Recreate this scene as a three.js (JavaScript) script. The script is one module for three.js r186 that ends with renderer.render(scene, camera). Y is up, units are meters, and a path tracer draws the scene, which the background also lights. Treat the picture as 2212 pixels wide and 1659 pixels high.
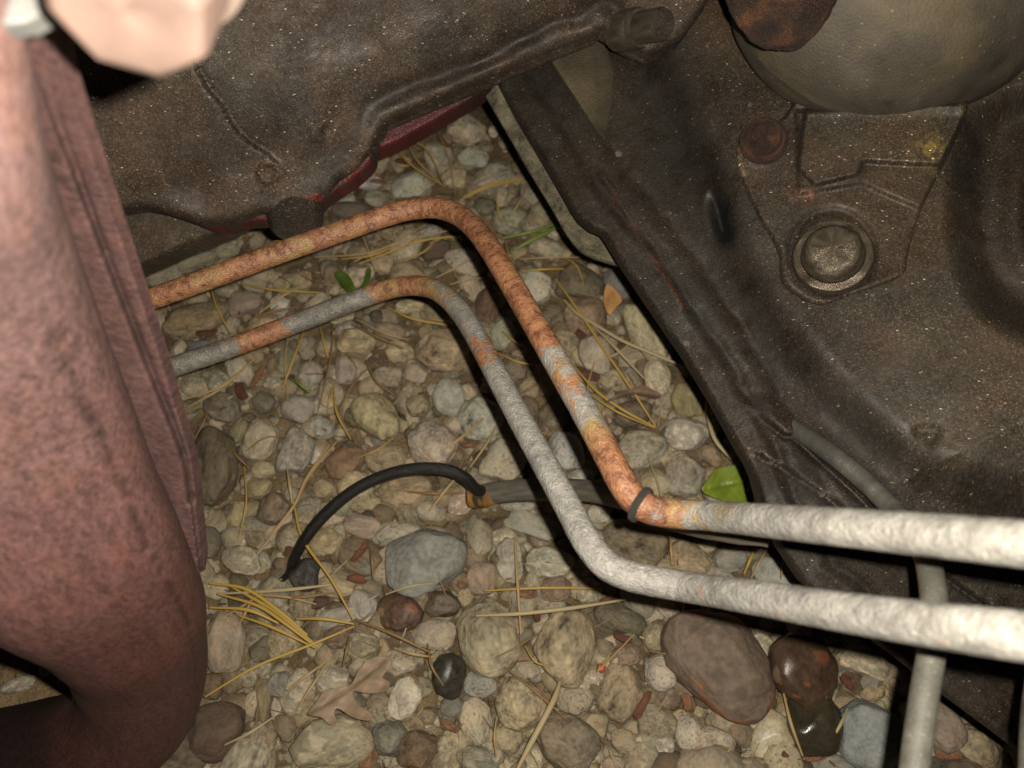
import * as THREE from 'three';
import { mergeVertices, toCreasedNormals } from 'three/addons/utils/BufferGeometryUtils.js';

// ---------------------------------------------------------------- camera, sky, lights, exposure
const scene = new THREE.Scene();
const renderer = new THREE.WebGLRenderer({ antialias: true });
renderer.toneMapping = THREE.LinearToneMapping;
renderer.toneMappingExposure = 1;
renderer.shadowMap.enabled = true;

const PW = 2212, PH = 1659, F = 1703;              // picture units used for measuring, focal length in the same units
const EYE = new THREE.Vector3(0, 0.46, 0), TILT = THREE.MathUtils.degToRad(28);
const RIGHT = new THREE.Vector3(1, 0, 0);
const FWD = new THREE.Vector3(0, -Math.cos(TILT), -Math.sin(TILT));
const UP = new THREE.Vector3(0, Math.sin(TILT), -Math.cos(TILT));
const camera = new THREE.PerspectiveCamera(2 * Math.atan(PH / 2 / F) * 180 / Math.PI, PW / PH, 0.01, 200);
camera.position.copy(EYE);
camera.up.copy(UP);
camera.lookAt(EYE.clone().add(FWD));
camera.focus = 0.35;
camera.userData.fStop = 11;

{ // a night sky with a little town glow low down
  const w = 64, h = 32, d = new Float32Array(w * h * 4);
  for (let y = 0; y < h; y++) for (let x = 0; x < w; x++) {
    const e = (y + 0.5) / h * 2 - 1, g = Math.exp(-Math.abs(e) * 4), i = (y * w + x) * 4;
    d[i] = 0.0022 + 0.0018 * g; d[i + 1] = 0.0022 + 0.0012 * g; d[i + 2] = 0.0026 + 0.0006 * g; d[i + 3] = 1;
  }
  const sky = new THREE.DataTexture(d, w, h, THREE.RGBAFormat, THREE.FloatType);
  sky.mapping = THREE.EquirectangularReflectionMapping; sky.magFilter = THREE.LinearFilter; sky.needsUpdate = true;
  scene.background = sky; scene.environment = sky;
}
const dimLight = new THREE.DirectionalLight(0xfff0dd, 0.008);  // faint directional light, added; no such source known
dimLight.name = 'added_dim_light'; dimLight.position.set(0.5, 2, 0.6); dimLight.castShadow = true; scene.add(dimLight);
const LIGHT = 0.62;
const flash = new THREE.PointLight(new THREE.Color().setRGB(1, 0.91, 0.765), LIGHT);   // the phone's flash, up and to the right of its lens
flash.name = 'phone_flash';
flash.position.copy(EYE).addScaledVector(RIGHT, 0.012).addScaledVector(UP, 0.0068);
flash.castShadow = true; flash.shadow.radius = 0.11; scene.add(flash);

// ---------------------------------------------------------------- helpers
let seed = 12345;
const rnd = () => { seed = (seed + 0x6d2b79f5) | 0; let t = Math.imul(seed ^ (seed >>> 15), 1 | seed); t = (t + Math.imul(t ^ (t >>> 7), 61 | t)) ^ t; return ((t ^ (t >>> 14)) >>> 0) / 4294967296; };
const rr = (a, b) => a + (b - a) * rnd();
const { clamp, smoothstep, lerp } = THREE.MathUtils;
const gauss = (x, s) => Math.exp(-(x * x) / (2 * s * s));
const hash = (x, y, z) => { let h = Math.imul(x, 374761393) ^ Math.imul(y, 668265263) ^ Math.imul(z, 2147483647 - 5381); h = Math.imul(h ^ (h >>> 13), 1274126177); h ^= h >>> 16; h = Math.imul(h, 2246822519); return ((h ^ (h >>> 13)) >>> 0) / 4294967296; };
function n3(x, y, z) {
  const X = Math.floor(x), Y = Math.floor(y), Z = Math.floor(z); x -= X; y -= Y; z -= Z;
  const u = x * x * (3 - 2 * x), v = y * y * (3 - 2 * y), w = z * z * (3 - 2 * z);
  const a = lerp(lerp(hash(X, Y, Z), hash(X + 1, Y, Z), u), lerp(hash(X, Y + 1, Z), hash(X + 1, Y + 1, Z), u), v);
  const b = lerp(lerp(hash(X, Y, Z + 1), hash(X + 1, Y, Z + 1), u), lerp(hash(X, Y + 1, Z + 1), hash(X + 1, Y + 1, Z + 1), u), v);
  return lerp(a, b, w) * 2 - 1;
}
const fbm3 = (x, y, z, o = 4) => { let s = 0, a = 0.5; for (let i = 0; i < o; i++) { s += a * n3(x, y, z); x = x * 2.03 + 7.1; y = y * 2.03 + 3.3; z = z * 2.03 + 9.7; a *= 0.5; } return s; };
function tn(x, y, p, q, s) {            // value noise that repeats after p by q cells
  const X = Math.floor(x), Y = Math.floor(y), u0 = x - X, v0 = y - Y, u = u0 * u0 * (3 - 2 * u0), v = v0 * v0 * (3 - 2 * v0);
  const m = (a, b) => ((a % b) + b) % b, x0 = m(X, p), x1 = m(X + 1, p), y0 = m(Y, q), y1 = m(Y + 1, q);
  return lerp(lerp(hash(x0, y0, s), hash(x1, y0, s), u), lerp(hash(x0, y1, s), hash(x1, y1, s), u), v) * 2 - 1;
}
const tf = (u, v, p, q, o, s) => { let r = 0, a = 0.5; for (let i = 0; i < o; i++) { r += a * tn(u * p, v * q, p, q, s + i * 17); p *= 2; q *= 2; a *= 0.5; } return r; };
const toS = (c) => (c <= 0.0031308 ? c * 12.92 : 1.055 * Math.pow(c, 1 / 2.4) - 0.055);
function tex(w, h, fn, color = true) {   // fn(u, v, x, y) gives linear rgb (colour) or one number
  const d = new Uint8Array(w * h * 4);
  for (let y = 0; y < h; y++) for (let x = 0; x < w; x++) {
    const c = fn((x + 0.5) / w, (y + 0.5) / h, x, y), i = (y * w + x) * 4;
    for (let k = 0; k < 3; k++) { const v = Array.isArray(c) ? c[k] : c; d[i + k] = clamp(Math.round(255 * (color ? toS(clamp(v, 0, 1)) : clamp(v, 0, 1))), 0, 255); }
    d[i + 3] = 255;
  }
  const t = new THREE.DataTexture(d, w, h, THREE.RGBAFormat);
  t.wrapS = t.wrapT = THREE.RepeatWrapping; t.magFilter = THREE.LinearFilter; t.minFilter = THREE.LinearMipmapLinearFilter;
  if (color) t.colorSpace = THREE.SRGBColorSpace;
  t.needsUpdate = true; return t;
}
const rep = (t, u, v, a = 0, b = 0) => { const c = t.clone(); c.repeat.set(u, v); c.offset.set(a, b); c.needsUpdate = true; return c; };
const std = (o) => new THREE.MeshStandardMaterial(o);
const at = (px, py, z) => EYE.clone().addScaledVector(RIGHT, (px - PW / 2) / F * z).addScaledVector(UP, (PH / 2 - py) / F * z).addScaledVector(FWD, z);
const groundZ = (px, py, y = 0) => (EYE.y - y) / (Math.cos(TILT) - (PH / 2 - py) / F * Math.sin(TILT));
const onGround = (px, py, y = 0) => at(px, py, groundZ(px, py, y));

const used = {};
const numbered = (n) => { const k = used[n] = (used[n] ?? -1) + 1; return k ? n + '_' + String(k).padStart(3, '0') : n; };
function tag(o, label, category, group) { o.userData = { label, category }; if (group) o.userData.group = group; return o; }
function settle(g) {                     // a geometry in world place -> the same round its own middle, and that middle
  g.computeBoundingBox(); const c = g.boundingBox.getCenter(new THREE.Vector3()); g.translate(-c.x, -c.y, -c.z); return c;
}
function meshOf(name, g, m, parent) {    // a mesh from a geometry given in world coordinates
  const c = settle(g), o = new THREE.Mesh(g, m); o.castShadow = o.receiveShadow = true;
  if (parent) { o.name = name; let p = parent; while (p) { c.sub(p.position); p = p.parent === scene ? null : p.parent; } o.position.copy(c); parent.add(o); }
  else { o.name = numbered(name); o.position.copy(c); scene.add(o); }
  return o;
}
function thing(name, label, category, p, group) { const o = new THREE.Group(); o.name = numbered(name); o.position.copy(p); scene.add(o); return tag(o, label, category, group); }

// A bent bar of round section. pts: [px, py, depth, radius]
function sweep(pts, { seg = 200, rad = 20, bend = null, flat = 1, world = false, cap = true, tension = 0.5 } = {}) {
  const P = pts.map((p) => (world ? p.p : at(p[0], p[1], p[2]))), R = pts.map((p) => (world ? p.r : p[3]));
  const curve = new THREE.CatmullRomCurve3(P, false, 'centripetal', tension);
  const pos = [], uv = [], idx = [], L = curve.getLength();
  const C = [], T = [], rs = [];
  for (let i = 0; i <= seg; i++) {
    const u = i / seg, t = curve.getUtoTmapping(u), k = Math.min(Math.floor(t * (P.length - 1)), P.length - 2), f = t * (P.length - 1) - k;
    C.push(curve.getPoint(t)); T.push(curve.getTangent(t)); rs.push(lerp(R[k], R[k + 1], f * f * (3 - 2 * f)));
  }
  let N = EYE.clone().sub(C[0]); N.addScaledVector(T[0], -N.dot(T[0])).normalize();
  const v = new THREE.Vector3();
  for (let i = 0; i <= seg; i++) {
    N.addScaledVector(T[i], -N.dot(T[i])).normalize();
    const B = T[i].clone().cross(N);
    for (let j = 0; j <= rad; j++) {
      const a = j / rad * 2 * Math.PI, r = rs[i] * (1 + (bend ? bend(i / seg, a, j % rad) : 0));
      v.copy(C[i]).addScaledVector(N, Math.cos(a) * r * flat).addScaledVector(B, Math.sin(a) * r);
      pos.push(v.x, v.y, v.z); uv.push(i / seg * L, j / rad);
      if (i < seg && j < rad) { const a0 = i * (rad + 1) + j, b0 = a0 + rad + 1; idx.push(a0, a0 + 1, b0, b0, a0 + 1, b0 + 1); }
    }
  }
  if (cap) for (const i of [0, seg]) {
    const k = pos.length / 3; pos.push(C[i].x, C[i].y, C[i].z); uv.push(i / seg * L, 0.5);
    for (let j = 0; j < rad; j++) { const a0 = i * (rad + 1) + j; i ? idx.push(k, a0, a0 + 1) : idx.push(k, a0 + 1, a0); }
  }
  const g = new THREE.BufferGeometry();
  g.setAttribute('position', new THREE.Float32BufferAttribute(pos, 3)); g.setAttribute('uv', new THREE.Float32BufferAttribute(uv, 2)); g.setIndex(idx);
  g.computeVertexNormals();
  const n = g.attributes.normal;                     // close the seam of the normals
  for (let i = 0; i <= seg; i++) { const a = i * (rad + 1), b = a + rad; v.set(n.getX(a) + n.getX(b), n.getY(a) + n.getY(b), n.getZ(a) + n.getZ(b)).normalize(); n.setXYZ(a, v.x, v.y, v.z); n.setXYZ(b, v.x, v.y, v.z); }
  g.userData = { length: L }; return g;
}

// distance from a point to a polyline, and on which side of it the point lies
function toLine(x, y, L, closed = false) {
  let best = 1e9, bx = 0, by = 0, side = 1, along = 0;
  const n = L.length - (closed ? 0 : 1);
  for (let i = 0; i < n; i++) {
    const a = L[i], b = L[(i + 1) % L.length], dx = b[0] - a[0], dy = b[1] - a[1], t = clamp(((x - a[0]) * dx + (y - a[1]) * dy) / (dx * dx + dy * dy || 1), 0, 1);
    const qx = a[0] + dx * t, qy = a[1] + dy * t, d = Math.hypot(x - qx, y - qy);
    if (d < best) { best = d; bx = qx; by = qy; side = Math.sign(dx * (y - a[1]) - dy * (x - a[0])) || 1; along = (i + t) / n; }
  }
  return { d: best, x: bx, y: by, side, along };
}
function inside(x, y, P) { let c = false; for (let i = 0, j = P.length - 1; i < P.length; j = i++) if ((P[i][1] > y) !== (P[j][1] > y) && x < (P[j][0] - P[i][0]) * (y - P[i][1]) / (P[j][1] - P[i][1]) + P[i][0]) c = !c; return c; }
function curved(P, per = 6, closed = true) { const c = new THREE.CatmullRomCurve3(P.map((p) => new THREE.Vector3(p[0], p[1], 0)), closed, 'centripetal'); return c.getPoints(P.length * per).slice(0, closed ? -1 : undefined).map((p) => [p.x, p.y]); }

// A cast or pressed part: an outlined body with relief on its upper face, rounded rim, walls and underside.
function body({ outline, z, h = () => 0, step = 5, round = 0.003, thick = 0.02, color = null, down = FWD }) {
  const cx = outline.reduce((a, p) => a + p[0], 0) / outline.length, cy = outline.reduce((a, p) => a + p[1], 0) / outline.length;
  const V = at(cx, cy + 60, z(cx, cy + 60)).sub(at(cx, cy - 60, z(cx, cy - 60))).normalize(), U = at(cx + 60, cy, z(cx + 60, cy)).sub(at(cx - 60, cy, z(cx - 60, cy))); U.addScaledVector(V, -U.dot(V)).normalize();   // the slab's own axes
  const xs = outline.map((p) => p[0]), ys = outline.map((p) => p[1]);
  const x0 = Math.min(...xs) - step, y0 = Math.min(...ys) - step, W = Math.ceil((Math.max(...xs) - x0) / step) + 2, H = Math.ceil((Math.max(...ys) - y0) / step) + 2;
  const inC = new Uint8Array(W * H), id = new Int32Array((W + 1) * (H + 1)).fill(-1);
  for (let j = 0; j < H; j++) for (let i = 0; i < W; i++) inC[j * W + i] = inside(x0 + (i + 0.5) * step, y0 + (j + 0.5) * step, outline) ? 1 : 0;
  const cell = (i, j) => (i < 0 || j < 0 || i >= W || j >= H ? 0 : inC[j * W + i]);
  const pos = [], uv = [], col = [], idx = [];
  for (let j = 0; j <= H; j++) for (let i = 0; i <= W; i++) {
    const k = cell(i, j) + cell(i - 1, j) + cell(i, j - 1) + cell(i - 1, j - 1);
    if (!k) continue;
    let x = x0 + i * step, y = y0 + j * step;
    const q = toLine(x, y, outline, true); let d = q.d;
    if (k < 4) { x = q.x; y = q.y; d = 0; }
    const z0 = z(x, y), dm = d * z0 / F, cut = dm < round ? round - Math.sqrt(Math.max(0, round * round - (round - dm) * (round - dm))) : 0;
    const p = at(x, y, z0 - h(x, y, d) + cut);
    id[j * (W + 1) + i] = pos.length / 3; pos.push(p.x, p.y, p.z); uv.push(p.dot(U), -p.dot(V));
    const c = color ? color(x, y, d) : [1, 1, 1]; col.push(c[0], c[1], c[2]);
  }
  for (let j = 0; j < H; j++) for (let i = 0; i < W; i++) if (cell(i, j)) {
    const a = id[j * (W + 1) + i], b = id[j * (W + 1) + i + 1], c = id[(j + 1) * (W + 1) + i], d = id[(j + 1) * (W + 1) + i + 1];
    idx.push(a, c, b, b, c, d);
  }
  const edge = new Map();
  for (let t = 0; t < idx.length; t += 3) for (let e = 0; e < 3; e++) { const a = idx[t + e], b = idx[t + (e + 1) % 3], k = a < b ? a + '_' + b : b + '_' + a; edge.has(k) ? edge.set(k, null) : edge.set(k, [a, b]); }
  const n = pos.length / 3, top = idx.length;
  for (let i = 0; i < n; i++) { pos.push(pos[i * 3] + down.x * thick, pos[i * 3 + 1] + down.y * thick, pos[i * 3 + 2] + down.z * thick); uv.push(uv[i * 2], uv[i * 2 + 1]); col.push(col[i * 3], col[i * 3 + 1], col[i * 3 + 2]); }
  for (let t = 0; t < top; t += 3) idx.push(idx[t] + n, idx[t + 2] + n, idx[t + 1] + n);
  for (const e of edge.values()) if (e) {
    const k = pos.length / 3;
    for (const v of [e[0], e[1], e[0] + n, e[1] + n]) { pos.push(pos[v * 3], pos[v * 3 + 1], pos[v * 3 + 2]); uv.push(uv[v * 2] + pos[v * 3 + 1] * 0.6, uv[v * 2 + 1] + pos[v * 3 + 1] * 0.8); col.push(col[v * 3], col[v * 3 + 1], col[v * 3 + 2]); }
    idx.push(k, k + 2, k + 1, k + 1, k + 2, k + 3);
  }
  const g = new THREE.BufferGeometry();
  g.setAttribute('position', new THREE.Float32BufferAttribute(pos, 3)); g.setAttribute('uv', new THREE.Float32BufferAttribute(uv, 2));
  if (color) g.setAttribute('color', new THREE.Float32BufferAttribute(col, 3));
  g.setIndex(idx); g.computeVertexNormals(); return g;
}
// turned parts (bolts, washers): a lathe profile [radius, height] stood at a point, its axis along dir
function turned(profile, seg, p, dir, soft = false) {
  let g = new THREE.LatheGeometry(profile.map((q) => new THREE.Vector2(q[0], q[1])), seg); if (!soft) g = toCreasedNormals(g, 0.75);
  g.applyQuaternion(new THREE.Quaternion().setFromUnitVectors(new THREE.Vector3(0, 1, 0), dir.clone().normalize())); g.translate(p.x, p.y, p.z); return g;
}
const dirOf = (x, y, z) => new THREE.Vector3().addScaledVector(RIGHT, x).addScaledVector(UP, y).addScaledVector(FWD, -z).normalize();   // z towards the camera

// ---------------------------------------------------------------- materials
const oilMap = tex(1024, 1024, (u, v, x, y) => {
  const big = tf(u, v, 6, 6, 5, 3), grain = hash(x >> 1, y >> 1, 5), g2 = hash(x, y, 6), warm = tf(u, v, 9, 9, 3, 60);
  const g3 = hash(x >> 2, y >> 2, 15); let k = 0.18 + 0.6 * big + 0.7 * grain + 0.4 * g2 + 0.75 * g3 * g3 + 0.2 * tf(u, v, 90, 90, 2, 16); k = Math.max(k, 0.12);
  const dot = hash(x >> 1, y >> 1, 9), cl = tf(u, v, 14, 14, 2, 33), X = x >> 2, Y = y >> 1;
  if (dot > 0.975 - 0.03 * cl) k += 1.8 + 2.5 * g2;
  if (hash(X, Y, 11) > 0.9972 - 0.003 * cl) return [0.44, 0.39, 0.31].map((c) => c * (0.25 + 0.9 * hash(X, Y, 12)));
  return [0.0350 * k * (1 + 0.25 * warm), 0.0252 * k, 0.0160 * k * (1 - 0.2 * warm)];
});
const oilBump = tex(1024, 1024, (u, v, x, y) => 0.5 + 0.10 * tf(u, v, 190, 190, 2, 21) + 0.06 * tf(u, v, 40, 40, 3, 41) + 0.7 * (hash(x >> 1, y >> 1, 2) - 0.5), false);
const oilRough = tex(512, 512, (u, v) => 0.70 + 0.3 * tf(u, v, 24, 24, 3, 77), false);
const oil = std({ name: 'oily_grime', map: rep(oilMap, 5, 5), bumpMap: rep(oilBump, 5, 5), bumpScale: 0.00013, roughnessMap: rep(oilRough, 5, 5), roughness: 0.95, vertexColors: true });

const rustTone = (k) => [lerp(0.150, 0.34, k), lerp(0.056, 0.165, k), lerp(0.030, 0.080, k)];
function alongOf(pts) {                        // share of the length of a bent pipe at the point drawn nearest to (x, y)
  const c = new THREE.CatmullRomCurve3(pts.map((p) => at(p[0], p[1], p[2])), false, 'centripetal'), S = c.getSpacedPoints(600).map((p) => { const d = p.clone().sub(EYE), z = d.dot(FWD); return [PW / 2 + d.dot(RIGHT) / z * F, PH / 2 - d.dot(UP) / z * F]; });
  return (x, y) => { let b = 1e9, k = 0; S.forEach((q, i) => { const d = Math.hypot(q[0] - x, q[1] - y); if (d < b) { b = d; k = i; } }); return k / 600; };
}
function pipeMap(bands, sd, yellow = [], startTone = 0) {   // rust where bands [from, to, strength] say so, zinc grey between
  return tex(2048, 128, (u, v, x, y) => {
    let m = -0.62; for (const b of bands) m = Math.max(m, b[2] * Math.min(smoothstep(u, b[0] - 0.022, b[0] + 0.012), 1 - smoothstep(u, b[1] - 0.014, b[1] + 0.03)) - 0.62);
    let yl = 0; for (const b of yellow) yl = Math.max(yl, b[2] * gauss(u - b[0], b[1]));
    const n = tf(u, v, 110, 5, 5, sd), n2 = tf(u, v, 300, 14, 3, sd + 5), fine = hash(x, y, sd), rust = smoothstep(m + 0.9 * n + 0.55 * n2, -0.02, 0.34);
    const k = clamp(0.5 + 0.75 * n2 + 0.5 * n + 0.7 * (fine - 0.5), 0, 1), pit = 1 - 0.25 * smoothstep(-n2, 0.16, 0.4), rt = rustTone(k).map((c) => c * pit);
    const z = 0.25 * (0.98 + 0.26 * tf(u, v, 60, 3, 3, sd + 9) + 0.3 * tf(u, v, 170, 8, 3, sd + 12) + 0.4 * n2 + 0.35 * (fine - 0.5)), dd = 1 - startTone * (1 - smoothstep(u, 0.2, 0.55)), grey = [z * dd, z * 0.965 * lerp(0.92, 1, dd), z * 0.89 * lerp(0.75, 1, dd)].map((c, i) => (i ? c * dd : c));  // grey gets darker and browner towards the start of the pipe
    const ye = clamp(yl * smoothstep(n + 0.4 * n2, -0.25, 0.25), 0, 1), yc = [0.27, 0.20, 0.08];
    return [0, 1, 2].map((c) => lerp(lerp(grey[c], rt[c], rust), yc[c], ye * 0.75) * (hash(x >> 1, y >> 1, sd + 2) > 0.985 ? 1.7 : 1));
  });
}
const pipeBump = tex(2048, 128, (u, v, x, y) => 0.5 + 0.22 * tf(u, v, 420, 20, 2, 8) + 0.5 * (hash(x >> 1, y >> 1, 4) - 0.5), false);
const pipeMat = (map, L) => std({ map: rep(map, 1 / L, 1), bumpMap: rep(pipeBump, 1 / L, 1), bumpScale: 0.0006, roughness: 0.55, metalness: 0.0 });

const exMap = tex(1024, 1024, (u, v, x, y) => {
  const a = tf(u, v, 6, 10, 5, 11), b = tf(u, v, 30, 70, 4, 12), c = tf(u, v, 18, 30, 4, 13), f = hash(x >> 1, y >> 1, 3);
  const k = 0.97 + 0.15 * a + 0.2 * b + 0.25 * tf(u, v, 10, 80, 3, 15) + 0.55 * tf(u, v, 120, 200, 2, 16) + 0.4 * (f - 0.5), o = 0.3 * smoothstep(c + 0.5 * b, 0.12, 0.5), g = 0.18 * smoothstep(-c + 0.9 * a, 0.0, 0.6);
  return [lerp(lerp(0.135, 0.150, o), 0.100, g) * k, lerp(lerp(0.066, 0.064, o), 0.060, g) * k, lerp(lerp(0.061, 0.044, o), 0.060, g) * k];
});
const exBump = tex(512, 512, (u, v, x, y) => 0.5 + 0.35 * tf(u, v, 30, 60, 4, 18) + 0.1 * (hash(x, y, 4) - 0.5), false);
const exMat = std({ name: 'rusted_exhaust_steel', map: rep(exMap, 5, 1), bumpMap: rep(exBump, 14, 3), bumpScale: 0.00035, roughness: 0.6, vertexColors: true });
const exFlat = std({ name: 'rusted_exhaust_flange', map: rep(exMap, 5, 5), bumpMap: rep(exBump, 14, 14), bumpScale: 0.00022, roughness: 0.7, vertexColors: true });

const rubberMap = tex(512, 512, (u, v, x, y) => {
  const a = tf(u, v, 5, 5, 5, 91), b = tf(u, v, 22, 22, 3, 92), k = 0.85 + 0.7 * a + 0.25 * b + 0.3 * (hash(x, y, 1) - 0.5), d = smoothstep(tf(u, v, 7, 7, 4, 95), 0.15, 0.5);
  return [lerp(0.078, 0.105, d) * k, lerp(0.064, 0.083, d) * k, lerp(0.047, 0.051, d) * k].map((c) => c * (hash(x >> 1, y >> 1, 7) > 0.996 ? 2.4 : 1));
});
const cellBump = tex(512, 512, (u, v) => {           // pebbled rubber
  let m = 9, N = 42; const X = Math.floor(u * N), Y = Math.floor(v * N);
  for (let j = -1; j < 2; j++) for (let i = -1; i < 2; i++) { const a = (X + i + N) % N, b = (Y + j + N) % N; m = Math.min(m, Math.hypot(u * N - X - i - hash(a, b, 1), v * N - Y - j - hash(a, b, 2))); }
  return clamp(1 - m, 0, 1);
}, false);
const rubber = std({ name: 'dusty_rubber', map: rep(rubberMap, 1.5, 1), bumpMap: rep(cellBump, 5.2, 3.0), bumpScale: 0.00016, roughness: 0.7 });
const wornMap = tex(256, 256, (u, v, x, y) => { const k = 0.9 + 0.8 * tf(u, v, 10, 10, 4, 53) + 0.4 * (hash(x, y, 8) - 0.5); return [0.12 * k, 0.098 * k, 0.070 * k]; });
const worn = std({ name: 'worn_bolt_steel', map: rep(wornMap, 2, 1), bumpMap: rep(oilBump, 0.7, 0.3), bumpScale: 0.00012, roughness: 0.36, metalness: 0.6 });
const rustyMap = tex(256, 256, (u, v, x, y) => { const a = tf(u, v, 6, 6, 5, 31), k = 0.8 + 0.9 * a + 0.4 * (hash(x, y, 3) - 0.5), o = smoothstep(a, 0, 0.4); return [lerp(0.05, 0.085, o) * k, lerp(0.024, 0.035, o) * k, lerp(0.014, 0.015, o) * k]; });
const rusty = std({ name: 'rusted_cup', map: rep(rustyMap, 2, 2), bumpMap: rep(oilBump, 0.6, 0.6), bumpScale: 0.0015, roughness: 0.8 });
const steelMap = tex(256, 256, (u, v, x, y) => { const k = 0.85 + 0.6 * tf(u, v, 8, 8, 4, 51) + 0.35 * (hash(x, y, 8) - 0.5); return [0.095 * k, 0.078 * k, 0.056 * k]; });
const boltSteel = std({ name: 'greasy_bolt', map: rep(steelMap, 2, 1), bumpMap: rep(oilBump, 1, 0.4), bumpScale: 0.0003, roughness: 0.36, metalness: 0.45 });

// ---------------------------------------------------------------- ground and pebbles
const soilMap = tex(512, 512, (u, v, x, y) => { const a = tf(u, v, 8, 8, 5, 71), k = 0.9 + 0.9 * a + 0.7 * (hash(x, y, 9) - 0.5); return [0.175 * k, 0.122 * k, 0.062 * k]; });
const soilBump = tex(256, 256, (u, v, x, y) => 0.5 + 0.4 * tf(u, v, 20, 20, 4, 72) + 0.2 * (hash(x, y, 3) - 0.5), false);
const groundGeo = new THREE.PlaneGeometry(160, 160).rotateX(-Math.PI / 2);
{ const u = groundGeo.attributes.uv; for (let i = 0; i < u.count; i++) u.setXY(i, u.getX(i) * 160, u.getY(i) * 160); }
const ground = new THREE.Mesh(groundGeo, std({ name: 'sandy_soil', map: rep(soilMap, 5, 5), bumpMap: rep(soilBump, 9, 9), bumpScale: 0.004, roughness: 0.95 }));
ground.name = 'ground'; ground.userData = { kind: 'structure', label: 'sandy ground of a pebble bed under the car', }; ground.receiveShadow = true; scene.add(ground);

const stoneMaps = [
  (u, v, x, y) => 0.82 + 0.4 * tf(u, v, 7, 7, 4, 101) + 0.3 * tf(u, v, 52, 52, 2, 104),                                              // plain
  (u, v, x, y) => 0.80 + 0.45 * tf(u, v, 14, 14, 4, 111) + 0.35 * tf(u, v, 5, 5, 2, 113) + 0.5 * tf(u, v, 48, 48, 2, 114),                                    // mottled
  (u, v, x, y) => 0.86 + 0.3 * tf(u, v, 6, 6, 3, 121) - 0.4 * smoothstep(tf(u, v, 34, 34, 2, 122), 0.2, 0.42) + 0.3 * tf(u, v, 60, 60, 2, 124),  // speckled
  (u, v, x, y) => 0.8 + 0.3 * tf(u, v, 4, 26, 4, 131) + 0.3 * tf(u, v, 5, 5, 3, 132) + 0.3 * tf(u, v, 50, 50, 2, 134),                 // banded
  (u, v, x, y) => 0.74 + 0.3 * tf(u, v, 5, 5, 3, 141) + 0.5 * smoothstep(tf(u, v, 16, 16, 4, 142), 0.05, 0.4) + 0.35 * tf(u, v, 54, 54, 2, 144),   // pale blotches
].map((f, i) => tex(256, 256, (u, v, x, y) => { const k = clamp(f(u, v, x, y), 0.08, 1.35) * 0.72, w = 0.1 * tf(u, v, 6, 6, 3, 150 + i); return [k * (1 + w), k, k * (1 - w)]; }));
const stoneBump = tex(256, 256, (u, v, x, y) => 0.5 + 0.35 * tf(u, v, 16, 16, 4, 161) + 0.14 * (hash(x, y, 2) - 0.5), false);
function stoneGeo(sd, detail) {
  const g = mergeVertices(new THREE.IcosahedronGeometry(1, detail).deleteAttribute('uv').deleteAttribute('normal')), p = g.attributes.position, uv = [], sq = 2.1 + 1.0 * hash(sd, 1, 1);
  const cuts = Array.from({ length: 5 }, (_, i) => ({ n: new THREE.Vector3(hash(sd, i, 21) * 2 - 1, hash(sd, i, 22) * 1.3 - 0.2, hash(sd, i, 23) * 2 - 1).normalize(), d: 0.74 + 0.24 * hash(sd, i, 24) }));
  for (let i = 0; i < p.count; i++) {
    let x = p.getX(i), y = p.getY(i), z = p.getZ(i);
    const l = Math.pow(Math.pow(Math.abs(x), sq) + Math.pow(Math.abs(y), sq) + Math.pow(Math.abs(z), sq), 1 / sq);
    const r = (1 / l) * (1 + 0.20 * n3(x * 1.1 + sd * 3.7, y * 1.1, z * 1.1 + sd) + 0.07 * n3(x * 2.6 + sd, y * 2.6 + 5, z * 2.6) + 0.02 * n3(x * 7 + sd, y * 7, z * 7));
    x *= r; y *= r; z *= r;
    for (const c of cuts) { const e = c.n.x * x + c.n.y * y + c.n.z * z - c.d; if (e > 0) { const k = e * (0.72 + 0.2 * n3(x * 3, y * 3, z * 3 + sd)); x -= c.n.x * k; y -= c.n.y * k; z -= c.n.z * k; } }
    p.setXYZ(i, x, y, z); { const l2 = Math.hypot(x, z) || 1e-6, th = Math.atan2(l2, y * 1.5) * 0.27; uv.push(0.5 + x / l2 * th, 0.5 + z / l2 * th); }
  }
  g.computeBoundingBox(); const bb = g.boundingBox; g.translate(-(bb.max.x + bb.min.x) / 2, 0, -(bb.max.z + bb.min.z) / 2); g.scale(2 / (bb.max.x - bb.min.x), 1, 2 / (bb.max.z - bb.min.z));
  g.setAttribute('uv', new THREE.Float32BufferAttribute(uv, 2)); g.computeVertexNormals(); return g;
}
const stoneGeos = Array.from({ length: 24 }, (_, i) => stoneGeo(i + 1, 9));
const pebbleGeos = Array.from({ length: 6 }, (_, i) => stoneGeo(i + 40, 2));
const FILL = 1.88;
const albedo = (hex, z, s = 1, soft = 0) => { const c = new THREE.Color(hex), l = 0.3 * c.r + 0.6 * c.g + 0.1 * c.b; c.setRGB(lerp(c.r, l * 1.25, soft), lerp(c.g, l * 0.97, soft), lerp(c.b, l * 0.63, soft)); const k = Math.PI * z * z / LIGHT * FILL * s / 0.72; const o = new THREE.Color().setRGB(c.r * k, c.g * k / 0.92, c.b * k / 0.80), m = Math.max(o.r, o.g, o.b); return o.multiplyScalar(m > 0.55 ? (0.55 + 0.35 * (m - 0.55)) / m : 1); };
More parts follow.
